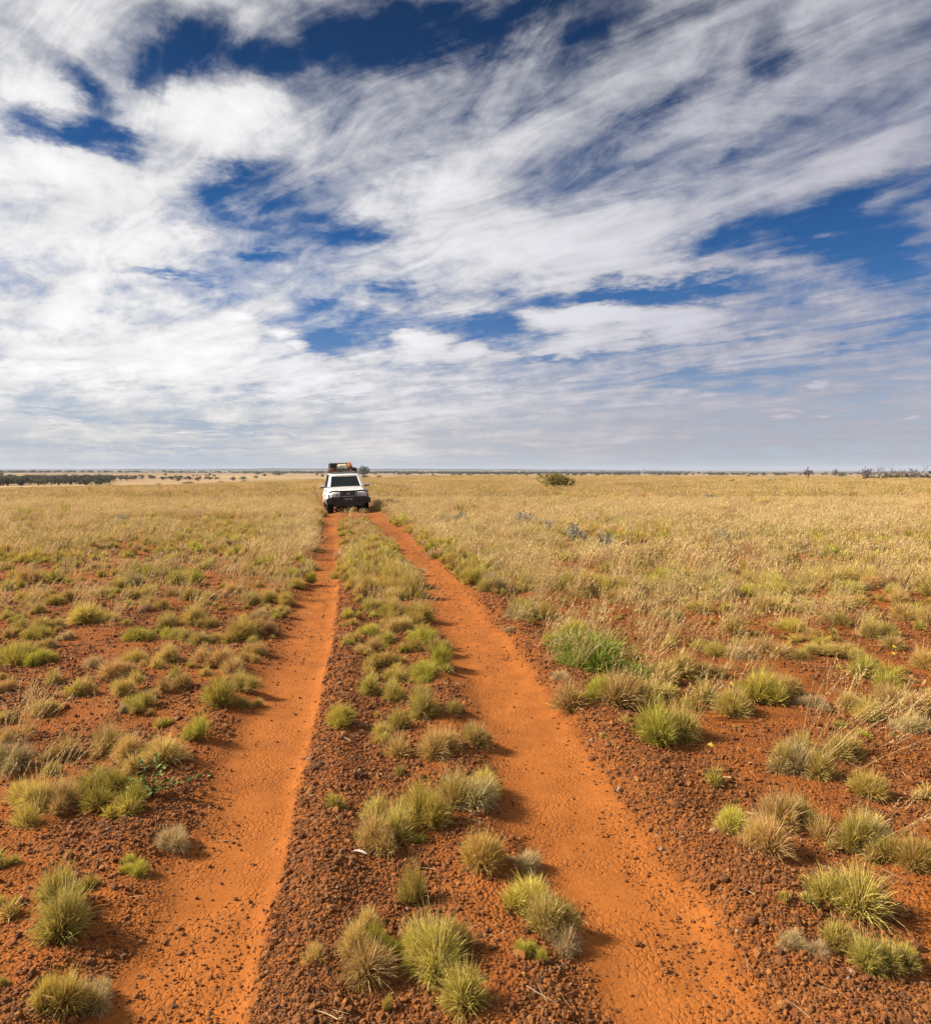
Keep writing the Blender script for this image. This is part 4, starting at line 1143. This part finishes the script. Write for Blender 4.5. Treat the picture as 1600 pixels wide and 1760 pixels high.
def label_tussocks():
    marks = [(262, 1372, 'beside the leafy herb'), (1030, 1142, 'beside the fresh green clump'), (620, 1475, 'beside the bleached stick'), (75, 1400, 'under the pale seeding stalks'), (1395, 1320, 'under the tall seeding stalks'), (1560, 1490, 'under the arching stalks'),
             (175, 1495, 'beside the pale grey stone'), (1218, 1310, 'near the lone yellow daisy'), (1340, 1664, 'beside the gravel heap'), (1040, 948, 'beside the largest saltbush'), (800, 1735, 'beside the orange clod'), (1254, 1200, 'near a yellow daisy'), (1534, 1140, 'near the paired daisies')]
    pts = [(on_ground(a, b), t) for (a, b, t) in marks]
    zone = {'mid': 'between the ruts', 'drv': "on driver's side", 'pas': 'on passenger side'}
    kind = {'o': 'olive spinifex tussock', 'g': 'green spinifex tussock', 'd': 'greying spinifex tussock', 'u': 'thin upright green tuft'}
    for (o, x, y, w, kd, zn, rim) in SPIN_ALL:
        if kd == 'b': continue
        size = 'tiny' if w < .15 else 'small' if w < .22 else 'mid-sized' if w < .31 else 'large' if w < .42 else 'very broad'
        flat_ = 'flattish ' if o.scale.z / o.scale.x < 1.4 and kd != 'u' else 'domed ' if o.scale.z / o.scale.x > 1.85 and kd != 'u' else ''
        nb = sum(1 for q in SPIN_ALL if q[0] is not o and math.hypot(q[1] - x, q[2] - y) < (q[3] + w) * .55)
        soc = 'standing alone' if nb == 0 else 'paired with another' if nb == 1 else 'in a clump'
        near = [(math.hypot(p.x - x, p.y - y), t) for p, t in pts]
        dm, tm = min(near)
        tail = tm if dm < .55 + w else (('at a rut edge towards the car' if y > 12.5 else 'at a rut edge') if rim else 'half way to the car' if y > 12.5 else 'on open gravel' if y < 6 else 'further out')
        o['label'] = '%s %s%s %s %s %s' % (size, flat_, kind[kd], soc, zone[zn], tail)
label_tussocks()

# ------------------------------------------------------------------ the car
def car_mats():
    m = {}
    m['white'] = plain('white_paint', (.80, .80, .78), .28, 0, .03, 3, .5, .6)
    t = NT('dusty_white_paint'); o_ = t.obj()
    sx = t.new('SeparateXYZ'); t.l.new(o_, sx.inputs[0])
    dust = t.math('MULTIPLY', t.mr(sx.outputs[2], 1.05, .45), t.mr(t.noise(o_, 4, 5, .6), .25, .75))
    t.set(t.b.inputs['Base Color'], t.mix(dust, C(.80, .80, .78), C(.42, .22, .11)))
    t.set(t.b.inputs['Roughness'], t.mr(dust, 0, 1, .28, .8)); t.b.inputs['Coat Weight'].default_value = .4
    m['body'] = t.m
    m['black'] = plain('black_plastic', (.018, .017, .016), .55, 0, .25, 20)
    m['steel'] = plain('black_steel', (.012, .013, .014), .35, 0, .2, 20)
    m['tyre'] = plain('dusty_tyre', (.022, .019, .017), .85, 0, .4, 25, .2)
    m['rim'] = plain('alloy_rim', (.45, .44, .42), .35, .9, .1)
    m['chrome'] = plain('chrome_trim', (.62, .62, .64), .18, 1.0, .05)
    m['barmetal'] = plain('dull_grille_metal', (.34, .34, .35), .4, .3, .05)
    m['lamp'] = plain('headlamp_reflector', (.46, .48, .52), .15, .7, .15, 40)
    m['amber'] = plain('amber_lens', (.75, .22, .03), .25, 0, .05)
    m['plate'] = plain('number_plate', (.045, .02, .02), .5, 0, .1)
    m['platetext'] = plain('plate_lettering', (.75, .70, .70), .5, 0, .03)
    m['seat'] = plain('seat_cloth', (.11, .10, .10), .9, 0, .2)
    m['dark'] = plain('dark_interior', (.015, .015, .016), .8, 0, .2)
    m['paper'] = plain('paper', (.78, .76, .70), .8, 0, .05)
    m['rack'] = plain('rusty_rack', (.11, .045, .03), .6, .2, .25)
    m['canvas'] = plain('cream_canvas', (.62, .54, .38), .9, 0, .12, 14)
    m['canvas2'] = plain('dusty_canvas', (.40, .32, .20), .9, 0, .15, 14)
    m['orange'] = plain('orange_cloth', (.72, .16, .03), .75, 0, .2, 14)
    m['navy'] = plain('dark_bag', (.025, .027, .032), .8, 0, .3, 14)
    m['tarp'] = plain('dark_brown_tarp', (.06, .035, .025), .8, 0, .3, 14)
    m['rustbag'] = plain('rust_bag', (.30, .11, .04), .8, 0, .3, 14)
    m['strap'] = plain('webbing', (.55, .48, .36), .8, 0, .1, 30)
    t = NT('windscreen_glass')
    gl = t.new('BsdfGlossy'); gl.inputs['Roughness'].default_value = .03; gl.inputs['Color'].default_value = C(.8, .85, .9)
    tr = t.new('BsdfTransparent'); tr.inputs['Color'].default_value = C(.80, .87, .86)
    fr = t.new('Fresnel'); fr.inputs['IOR'].default_value = 1.4
    ms = t.new('MixShader'); t.l.new(fr.outputs[0], ms.inputs[0]); t.l.new(tr.outputs[0], ms.inputs[1]); t.l.new(gl.outputs[0], ms.inputs[2])
    t.l.new(ms.outputs[0], t.out.inputs['Surface'])
    m['glass'] = t.m
    m['skin'] = plain('skin', (.42, .24, .16), .6, 0, .1)
    m['shirt'] = plain('shirt', (.16, .20, .28), .9, 0, .15)
    m['hair'] = plain('hair', (.04, .025, .018), .8, 0, .3)
    return m
K = car_mats()

def boxes(name, mat, items, parent=None, bevel=.012, smooth_=True, loc=None):
    """items: (centre, size[, euler]) -> one bevelled mesh"""
    bm = bmesh.new()
    for it in items:
        c, s = it[0], it[1]
        mt = Matrix.Translation(c) @ (Euler(it[2]).to_matrix().to_4x4() if len(it) > 2 else Matrix()) @ Matrix.Diagonal((*s, 1))
        bmesh.ops.create_cube(bm, size=1.0, matrix=mt)
    if bevel: bmesh.ops.bevel(bm, geom=list(bm.edges), offset=bevel, segments=2, affect='EDGES', clamp_overlap=True)
    me = bpy.data.meshes.new(name); bm.to_mesh(me); bm.free(); me.materials.append(mat)
    return link(name, me, parent, loc)
def rounded_ring(hw, z0, z1, y, n=28, e=5.0):
    pts = []
    for k in range(n):
        a = 2 * math.pi * k / n
        c, s = math.cos(a), math.sin(a)
        pts.append((hw * math.copysign(abs(c) ** (2 / e), c), y, (z0 + z1) / 2 + (z1 - z0) / 2 * math.copysign(abs(s) ** (2 / e), s)))
    return pts
def loft(name, rings, mat, parent, smooth_=True):
    V = [p for r in rings for p in r]; n = len(rings[0]); F = []
    for i in range(len(rings) - 1):
        for k in range(n):
            a, b = i * n + k, i * n + (k + 1) % n
            F.append((a, b, b + n, a + n))
    F.append(tuple(range(n - 1, -1, -1))); F.append(tuple(range((len(rings) - 1) * n, len(rings) * n)))
    me = bpy.data.meshes.new(name); me.from_pydata(V, [], F); me.update()
    bm = bmesh.new(); bm.from_mesh(me); bmesh.ops.recalc_face_normals(bm, faces=bm.faces); bm.to_mesh(me); bm.free()
    me.polygons.foreach_set('use_smooth', [smooth_] * len(F)); me.materials.append(mat)
    return link(name, me, parent)
def panel(name, pts, mat, parent, th=.012):
    """a planar sheet through pts with thickness"""
    p = [Vector(q) for q in pts]
    n = (p[1] - p[0]).cross(p[2] - p[0]).normalized() * th
    V = [tuple(q) for q in p] + [tuple(q + n) for q in p]; m = len(p)
    F = [tuple(range(m - 1, -1, -1)), tuple(range(m, 2 * m))] + [(k, (k + 1) % m, m + (k + 1) % m, m + k) for k in range(m)]
    me = bpy.data.meshes.new(name); me.from_pydata(V, [], F); me.update(); me.materials.append(mat)
    return link(name, me, parent)
def rod(name, pts, r, mat, parent, sides=10):
    return link(name, tubes([[(*q, r) for q in pts]], mat, name, sides), parent)
def ring_lathe(name, prof, mat, parent, seg=28):
    """prof: (x, radius) around the X axis"""
    V, F = [], []; m = len(prof)
    for k in range(seg):
        a = 2 * math.pi * k / seg
        for (x, r) in prof: V.append((x, r * math.cos(a), r * math.sin(a)))
    for k in range(seg):
        for j in range(m - 1):
            a, b = k * m + j, ((k + 1) % seg) * m + j
            F.append((a, b, b + 1, a + 1))
    me = bpy.data.meshes.new(name); me.from_pydata(V, [], F); me.update()
    me.polygons.foreach_set('use_smooth', [True] * len(F)); me.materials.append(mat)
    return link(name, me, parent)

car = bpy.data.objects.new('four_wheel_drive_car', None); COL.objects.link(car)
car.location = (CAR.x, CAR.y, gz(CAR.x, CAR.y) - .035)
car.rotation_euler = (0, R(-2.2), CAR_YAW)
car.scale = (.955, .955, .955)
tag(car, 'white four-wheel-drive car with black bull bar and loaded roof rack', 'car')

# lower body
secs = [(-2.26, .70, .60, .96), (-2.20, .80, .55, 1.00), (-2.05, .88, .52, 1.05), (-1.80, .905, .50, 1.09), (-1.2, .91, .49, 1.15), (-.85, .91, .49, 1.19), (0, .91, .49, 1.20), (1.2, .91, .49, 1.20), (2.1, .90, .50, 1.19), (2.32, .87, .52, 1.16), (2.40, .80, .56, 1.10)]
body = loft('body', [rounded_ring(hw, a, b, y) for (y, hw, a, b) in secs], K['body'], car)
# bonnet with its shut lines and washer scoop
bsec = [(-2.16, .66, 0.98, 1.025), (-2.0, .74, 1.01, 1.075), (-1.6, .77, 1.04, 1.125), (-1.1, .77, 1.08, 1.185), (-.86, .75, 1.12, 1.215)]
bon = loft('bonnet', [rounded_ring(hw, a, b, y, 24, 3.5) for (y, hw, a, b) in bsec], K['white'], car)
rod('shut_line', [(-.775, -2.0, 1.035), (-.79, -1.5, 1.08), (-.785, -1.0, 1.14)], .006, K['black'], bon, 5)
rod('shut_line', [(.775, -2.0, 1.035), (.79, -1.5, 1.08), (.785, -1.0, 1.14)], .006, K['black'], bon, 5)
# greenhouse: roof, pillars, glass
WB, WT = [(-.71, -.86, 1.20), (.71, -.86, 1.20)], [(-.60, -.20, 1.70), (.60, -.20, 1.70)]
rsec = [(-.30, .58, 1.66, 1.72), (-.22, .63, 1.67, 1.775), (-.05, .66, 1.70, 1.815), (.5, .69, 1.72, 1.845), (1.4, .69, 1.72, 1.845), (2.05, .67, 1.70, 1.82), (2.22, .63, 1.66, 1.79)]
roof = loft('roof', [rounded_ring(hw, a, b, y, 24, 3.0) for (y, hw, a, b) in rsec], K['white'], car)
for s in (-1, 1):
    rod('roof_rail', [(s * .60, .2, 1.86), (s * .61, 1.0, 1.88), (s * .60, 1.9, 1.86)], .018, K['black'], roof, 8)
    # A pillar: a flat-faced member
    panel('windscreen_pillar', [(s * .70, -.885, 1.19), (s * .83, -.80, 1.19), (s * .675, -.12, 1.75), (s * .585, -.22, 1.72)] if s > 0 else [(s * .83, -.80, 1.19), (s * .70, -.885, 1.19), (s * .585, -.22, 1.72), (s * .675, -.12, 1.75)], K['white'], car, .05)
    for (ya, yb) in ((.38, .50), (1.42, 1.56), (2.12, 2.24)):
        q = [(s * .84, ya, 1.18), (s * .84, yb, 1.18), (s * .675, yb - .04, 1.76), (s * .675, ya - .04, 1.76)]
        panel('door_pillar', q if s > 0 else q[::-1], K['black'] if ya < 2 else K['white'], car, .03)
    for (ya, yb, yt0, yt1) in ((-.72, .38, -.10, .36), (.50, 1.42, .46, 1.40), (1.56, 2.12, 1.52, 2.08)):
        q = [(s * .832, ya, 1.19), (s * .832, yb, 1.19), (s * .682, yt1, 1.73), (s * .682, yt0, 1.73)]
        panel('side_window', q if s > 0 else q[::-1], K['glass'], car, .008)
    rod('window_sill', [(s * .845, -.75, 1.195), (s * .845, 2.2, 1.195)], .012, K['black'], car, 6)
panel('windscreen', [(-.70, -.872, 1.195), (.70, -.872, 1.195), (.595, -.215, 1.70), (-.595, -.215, 1.70)], K['glass'], car, .008)
panel('rear_window', [(.66, 2.30, 1.20), (-.66, 2.30, 1.20), (-.58, 2.16, 1.70), (.58, 2.16, 1.70)], K['glass'], car, .008)
boxes('cowl', K['black'], [((0, -.86, 1.185), (1.40, .10, .03))], car, .008)
for s in (-1, 1):
    rod('wiper', [(s * .30 - .25, -.89, 1.215), (s * .30 + .22, -.865, 1.225)], .008, K['black'], car, 6)
# cabin
boxes('dashboard', K['dark'], [((0, -.55, 1.20), (1.36, .45, .10))], car, .03)
boxes('cabin_floor', K['dark'], [((0, .9, 1.205), (1.60, 2.5, .02))], car, 0)
sw = ring_lathe('steering_wheel', [(-.015, .16), (0, .18), (.015, .16), (0, .145), (-.015, .16)], K['dark'], car, 20)
sw.location = (-.36, -.36, 1.26); sw.rotation_euler = (0, 0, R(90)); sw.rotation_euler = (R(0), R(-25), R(90))
for sx_ in (-.36, .36):
    st = boxes('seat', K['seat'], [((sx_, .32, 1.28), (.46, .14, .42), (R(-12), 0, 0))], car, .05)
    boxes('headrest', K['seat'], [((sx_, .36, 1.56), (.26, .09, .16))], st, .035)
boxes('rear_bench', K['seat'], [((0, 1.15, 1.30), (1.3, .15, .34))], car, .05)
# doors: shut lines, handles, sill protectors
for s in (-1, 1):
    for (ya, yb) in ((-.75, .43), (.45, 1.42)):
        q = [(s * .912, ya, .60), (s * .912, yb, .60), (s * .915, yb, 1.10), (s * .915, ya, 1.10)]
        dr = panel('door', q if s > 0 else q[::-1], K['body'], car, .006)
        boxes('handle', K['white'], [((s * .93, yb - .14, 1.02), (.03, .18, .03))], dr, .01)
    boxes('rubbing_strip', K['black'], [((s * .925, .35, .78), (.02, 2.2, .06))], car, .008)
    boxes('side_step', K['black'], [((s * .86, .05, .42), (.16, 1.9, .06))], car, .02)
    boxes('tail_light', K['amber'], [((s * .83, 2.35, 1.0), (.14, .08, .28))], car, .02)
    mr_ = boxes('mirror', K['white'], [((s * 1.045, -.60, 1.255), (.21, .12, .17))], car, .045)
    boxes('mirror_arm', K['black'], [((s * .93, -.60, 1.20), (.12, .06, .05))], mr_, .015)
    boxes('mirror_cap', K['black'], [((s * 1.045, -.635, 1.215), (.20, .06, .07))], mr_, .02)
# front end
g_ = boxes('grille', K['black'], [((0, -2.235, .895), (.70, .06, .21))], car, .02)
for k in range(7):
    x = -.27 + k * .09
    boxes('grille_bar', K['barmetal'], [((x, -2.275, .90), (.016, .022, .17), (0, R(-2.0 * (k - 3)), 0))], g_, .006)
rod('grille_trim', [(-.33, -2.27, .80), (-.2, -2.285, .785), (.2, -2.285, .785), (.33, -2.27, .80)], .012, K['chrome'], g_, 6)
em = ring_lathe('emblem', [(0, .055), (.012, .05), (.016, .038), (.01, .03), (0, .028)], K['chrome'], g_, 20); em.location = (0, -2.285, .905); em.rotation_euler = (0, 0, R(-90)); em.scale = (1, 1.25, .8)
rod('emblem_bar', [(0, -2.297, .875), (0, -2.297, .935)], .007, K['chrome'], g_, 6)
for s in (-1, 1):
    hl = boxes('headlight', K['lamp'], [((s * .60, -2.16, .885), (.42, .16, .20), (0, 0, R(s * 14)))], car, .045)
    for (dx, r_) in ((.08, .068), (-.08, .06)):
        b_ = ring_lathe('reflector', [(0, r_), (.02, r_ * .95), (.03, r_ * .7), (.035, .02), (.036, .001)], K['chrome'], hl, 18); b_.location = (s * (.60 - dx), -2.245 + (.02 if dx < 0 else 0), .885); b_.rotation_euler = (0, 0, R(-90))
    boxes('indicator', K['amber'], [((s * .80, -2.12, .85), (.07, .10, .09), (0, 0, R(s * 24)))], hl, .02)
# bull bar
bb = boxes('bull_bar', K['steel'], [((0, -2.38, .62), (1.66, .20, .32)), ((0, -2.35, .42), (1.36, .20, .14)), ((0, -2.0, .33), (1.10, .55, .06), (R(-14), 0, 0)), ((-.84, -2.24, .60), (.20, .34, .26), (0, 0, R(-24))), ((.84, -2.24, .60), (.20, .34, .26), (0, 0, R(24)))], car, .03)  # sloping plate under the bar is added to deepen the shade beneath
rod('hoop', [(-.86, -2.30, .70), (-.865, -2.32, .88), (-.83, -2.34, 1.0), (-.72, -2.37, 1.04), (-.36, -2.43, 1.03), (0, -2.44, 1.025), (.36, -2.43, 1.03), (.72, -2.37, 1.04), (.83, -2.34, 1.0), (.865, -2.32, .88), (.86, -2.30, .70)], .036, K['steel'], bb, 10)
for s in (-1, 1):
    rod('upright', [(s * .37, -2.41, .70), (s * .37, -2.43, 1.03)], .024, K['steel'], bb, 10)
    boxes('fog_light', K['black'], [((s * .58, -2.49, .60), (.16, .03, .09))], bb, .015)
    boxes('tow_hook', K['rim'], [((s * .48, -2.40, .39), (.06, .10, .05))], bb, .015)
    rod('aerial', [(s * .55, -2.42, 1.05), (s * .555, -2.42, 1.12)], .006, K['black'], bb, 6)
pl = boxes('number_plate', K['plate'], [((0, -2.492, .67), (.372, .012, .134))], bb, .006)
fc = bpy.data.curves.new('plate_lettering', 'FONT'); fc.body = 'BTC 046'; fc.size = .095; fc.align_x = 'CENTER'; fc.align_y = 'CENTER'; fc.extrude = .002
fo = bpy.data.objects.new('plate_text_curve', fc); COL.objects.link(fo)
bpy.context.view_layer.update()
me = bpy.data.meshes.new_from_object(fo.evaluated_get(bpy.context.evaluated_depsgraph_get()))
bpy.data.objects.remove(fo)
me.materials.clear(); me.materials.append(K['platetext'])
lt = link('plate_lettering', me, pl); lt.location = (0, -2.502, .67); lt.rotation_euler = (R(90), 0, 0)
# chassis, wheels
boxes('chassis', K['black'], [((0, .1, .42), (1.30, 4.3, .18)), ((0, -1.0, .31), (1.05, 1.5, .10)), ((0, -1.42, .36), (1.3, .16, .14)), ((0, 1.37, .36), (1.3, .18, .16)), ((0, 1.37, .34), (.34, .34, .28))], car, .03)  # low front slab added so the gap under the car goes dark
for (sx_, y) in ((-1, -1.42), (1, -1.42), (-1, 1.37), (1, 1.37)):
    wh = bpy.data.objects.new('wheel', None); COL.objects.link(wh); wh.parent = car; wh.location = (sx_ * .80, y, .39)
    ty = ring_lathe('tyre', [(-.145, .24), (-.155, .30), (-.15, .36), (-.12, .388), (-.05, .395), (.05, .395), (.12, .388), (.15, .36), (.155, .30), (.145, .24)], K['tyre'], wh, 36)
    bm = bmesh.new(); bm.from_mesh(ty.data)
    for k in range(30):
        a = 2 * math.pi * k / 30
        for (x, off) in ((-.085, 0), (0, .5), (.085, 0)):
            aa = a + off * 2 * math.pi / 30
            bmesh.ops.create_cube(bm, size=1, matrix=Matrix.Rotation(aa, 4, 'X') @ Matrix.Translation((x, 0, .393)) @ Matrix.Diagonal((.065, .05, .022, 1)))
    bm.to_mesh(ty.data); bm.free()
    ring_lathe('rim', [(.10 * sx_, .245), (.118 * sx_, .235), (.10 * sx_, .20), (.06 * sx_, .16), (.085 * sx_, .08), (.10 * sx_, .05), (.10 * sx_, .001)], K['rim'], wh, 28)
    arch = []
    for k in range(13):
        a = math.pi * k / 12
        arch.append((sx_ * .925, y + .47 * math.cos(a), .46 + .44 * math.sin(a)))
    rod('wheel_arch', arch, .045, K['white'], car, 8)
    lin = ring_lathe('arch_liner', [(.0, .001), (.0, .43), (.03, .44)], K['black'], car, 28); lin.location = (sx_ * .905, y, .45); lin.scale = (sx_, 1, 1)
    boxes('mud_flap', K['black'], [((sx_ * .80, y + .46, .34), (.28, .015, .32))], car, .004)
# roof rack
rk = boxes('roof_rack', K['rack'], [((0, .05 + .38 * k, 1.925), (1.26, .05, .03)) for k in range(5)], car, .008)
for (z, w) in ((1.94, .64), (2.03, .66)):
    rod('rack_rail', [(-w, 0, z), (w, 0, z), (w, 1.65, z), (-w, 1.65, z), (-w, 0, z)], .016, K['rack'] if z < 2 else K['steel'], rk, 8)
for (x, y) in ((-.65, 0), (.65, 0), (-.65, .8), (.65, .8), (-.65, 1.65), (.65, 1.65), (-.22, 0), (.22, 0)):
    rod('rack_post', [(x, y, 1.85), (x, y, 2.035)], .012, K['steel'], rk, 6)

# load on the rack: things of their own
cm = car.matrix_basis
def loaded(o, label, cat):
    o.matrix_basis = cm @ o.matrix_basis
    return tag(o, label, cat, 'luggage on the roof rack')
def soft(name, mat, size, centre, seed, rot=(0, 0, 0), e=2.6, sag=.08):
    """a bag: superellipsoid with lumps"""
    bm = bmesh.new(); bmesh.ops.create_uvsphere(bm, u_segments=28, v_segments=18, radius=1)
    r_ = np.random.default_rng(seed); f = r_.normal(size=(6, 3)) * 2.2
    for v in bm.verts:
        n = v.co.normalized()
        q = Vector([math.copysign(abs(c) ** (2 / e), c) for c in n])
        k = 1 + sum(sag * .4 * math.sin(n.dot(Vector(a)) * 1.8 + i) for i, a in enumerate(f))
        v.co = Vector((q.x * size[0] / 2, q.y * size[1] / 2, q.z * size[2] / 2)) * k
    bmesh.ops.transform(bm, matrix=Euler(rot).to_matrix().to_4x4(), verts=bm.verts)
    me = bpy.data.meshes.new(name); bm.to_mesh(me); bm.free(); me.materials.append(mat)
    me.polygons.foreach_set('use_smooth', [True] * len(me.polygons))
    o = link(name, me); o.location = centre
    return o
def empty_at(name, loc):
    o = bpy.data.objects.new(name, None); COL.objects.link(o); o.location = loc; return o
sw_ = empty_at('canvas_swag', (-.04, .40, 1.95))
c_ = soft('roll', K['canvas'], (.62, .66, .30), (0, 0, .17), 1, (0, 0, 0), 2.8); c_.parent = sw_
c_ = soft('under_roll', K['canvas2'], (.60, .50, .09), (0, -.02, .03), 2, (0, 0, 0), 4); c_.parent = sw_
for x in (-.15, .15):
    rod('strap', [(x, -.335, .10), (x, -.27, .25), (x, 0, .328), (x, .27, .25), (x, .335, .10)], .012, K['strap'], sw_, 6)
loaded(sw_, 'cream canvas swag strapped in the middle of the roof rack', 'bedroll')
tp = soft('dark_tarp', K['tarp'], (1.0, .6, .42), (-.05, 1.05, 2.13), 3, (0, 0, 0), 3.2); loaded(tp, 'dark brown tarp bundle behind the cream swag on the roof', 'tarp')
ob = empty_at('orange_bag', (.36, .42, 1.97))
c_ = soft('bag_body', K['orange'], (.17, .30, .40), (0, 0, .20), 4, (0, R(-22), 0), 2.6); c_.parent = ob
rod('strap', [(.02, -.16, .08), (-.04, -.165, .22), (-.10, -.13, .35)], .012, K['strap'], ob, 6)
loaded(ob, 'orange bag leaning upright beside the cream swag', 'bag')
nb = empty_at('dark_duffel_bag', (-.50, .35, 2.06))
c_ = soft('bag_body', K['navy'], (.36, .55, .26), (0, 0, .14), 5, (0, 0, 0), 3, .16); c_.parent = nb
rod('handle', [(-.08, -.2, .24), (-.08, -.1, .31), (-.08, .1, .31), (-.08, .2, .24)], .012, K['navy'], nb, 6)
loaded(nb, 'lumpy dark duffel bag on top of the rust brown bag', 'bag')
rb = soft('rust_bag', K['rustbag'], (.30, .50, .19), (-.50, .34, 2.015), 6, (0, 0, 0), 3.2); loaded(rb, 'rust brown bag under the dark duffel bag', 'bag')
jb = soft('black_bag', K['navy'], (.22, .50, .19), (.54, .40, 2.0), 7, (0, 0, 0), 3, .1); loaded(jb, 'small black bag at the outer corner beside the orange bag', 'bag')
pp = boxes('paper_sheet', K['paper'], [((0, 0, .002), (.30, .20, .004), (R(6), 0, R(-8)))], None, 0); pp.location = (.36, -.58, 1.265)
loaded(pp, 'white paper lying on the dashboard behind the windscreen', 'paper'); del pp['group']

# the driver, sitting behind the wheel
def driver():
    bm = bmesh.new()
    J = {'pelvis': (0, .12, -.02, .15), 'waist': (0, .10, .12, .14), 'chest': (0, .08, .30, .16), 'neck0': (0, .07, .43, .065), 'neck': (0, .05, .50, .055), 'head': (0, .03, .58, .085), 'crown': (0, .045, .67, .075),
         'shl': (-.17, .08, .38, .065), 'ell': (-.24, -.10, .20, .045), 'wrl': (-.15, -.32, .22, .032), 'hdl': (-.14, -.40, .24, .03),
         'shr': (.17, .08, .38, .065), 'elr': (.24, -.10, .20, .045), 'wrr': (.15, -.32, .22, .032), 'hdr': (.14, -.40, .24, .03),
         'knl': (-.12, -.34, -.06, .08), 'ftl': (-.12, -.48, -.42, .05), 'knr': (.12, -.34, -.06, .08), 'ftr': (.12, -.48, -.42, .05)}
    E = [('pelvis', 'waist'), ('waist', 'chest'), ('chest', 'neck0'), ('neck0', 'neck'), ('neck', 'head'), ('head', 'crown'), ('chest', 'shl'), ('shl', 'ell'), ('ell', 'wrl'), ('wrl', 'hdl'), ('chest', 'shr'), ('shr', 'elr'), ('elr', 'wrr'), ('wrr', 'hdr'), ('pelvis', 'knl'), ('knl', 'ftl'), ('pelvis', 'knr'), ('knr', 'ftr')]
    names = list(J)
    me = bpy.data.meshes.new('person')
    me.from_pydata([J[n][:3] for n in names], [(names.index(a), names.index(b)) for a, b in E], []); me.update()
    o = link('person', me)
    sk = o.modifiers.new('skin', 'SKIN'); sb = o.modifiers.new('sub', 'SUBSURF'); sb.levels = sb.render_levels = 2
    for i, n in enumerate(names):
        me.skin_vertices[0].data[i].radius = (J[n][3], J[n][3]); me.skin_vertices[0].data[i].use_root = (n == 'pelvis')
    bpy.context.view_layer.update()
    m2 = bpy.data.meshes.new_from_object(o.evaluated_get(bpy.context.evaluated_depsgraph_get()))
    o.modifiers.clear(); o.data = m2
    m2.materials.clear(); m2.materials.append(K['shirt']); m2.materials.append(K['skin'])
    for p in m2.polygons:
        c = p.center; p.use_smooth = True
        p.material_index = 1 if (c.z > .45 or c.y < -.14 and c.z > .1) else 0
    o.location = (-.36, .16, .92)
    h = soft('hair', K['hair'], (.19, .21, .13), (0, .055, .67), 8, (R(-8), 0, 0), 2.2, .05); h.parent = o
    for s in (-1, 1):
        e = soft('eye', K['dark'], (.022, .012, .012), (s * .033, -.055, .60), 9); e.parent = o
    n_ = soft('nose', K['skin'], (.028, .04, .05), (0, -.06, .575), 10, (0, 0, 0), 2, .02); n_.parent = o
    mo = soft('mouth', K['rustbag'], (.045, .012, .012), (0, -.05, .54), 12, (0, 0, 0), 2, .02); mo.parent = o
    o.matrix_basis = cm @ o.matrix_basis
    tag(o, 'person in a dark shirt driving, both hands on the wheel, seen through the windscreen', 'person')
driver()

# ------------------------------------------------------------------ the air
def haze():
    bm = bmesh.new(); bmesh.ops.create_cube(bm, size=1.0, matrix=Matrix.Translation((0, 4600, 8.0)) @ Matrix.Diagonal((18600, 9900, 72.0, 1)))
    me = bpy.data.meshes.new('haze'); bm.to_mesh(me); bm.free()
    m = bpy.data.materials.new('thin_haze'); m.use_nodes = True
    nt = m.node_tree; nt.nodes.remove(nt.nodes['Principled BSDF'])
    pv = nt.nodes.new('ShaderNodeVolumePrincipled')
    pv.inputs['Color'].default_value = C(.72, .82, 1.0); pv.inputs['Density'].default_value = 9e-5
    nt.links.new(pv.outputs[0], nt.nodes['Material Output'].inputs['Volume'])
    me.materials.append(m)
    tag(link('haze', me), 'thin blue haze over the far plain', 'haze', None, 'stuff')
haze()
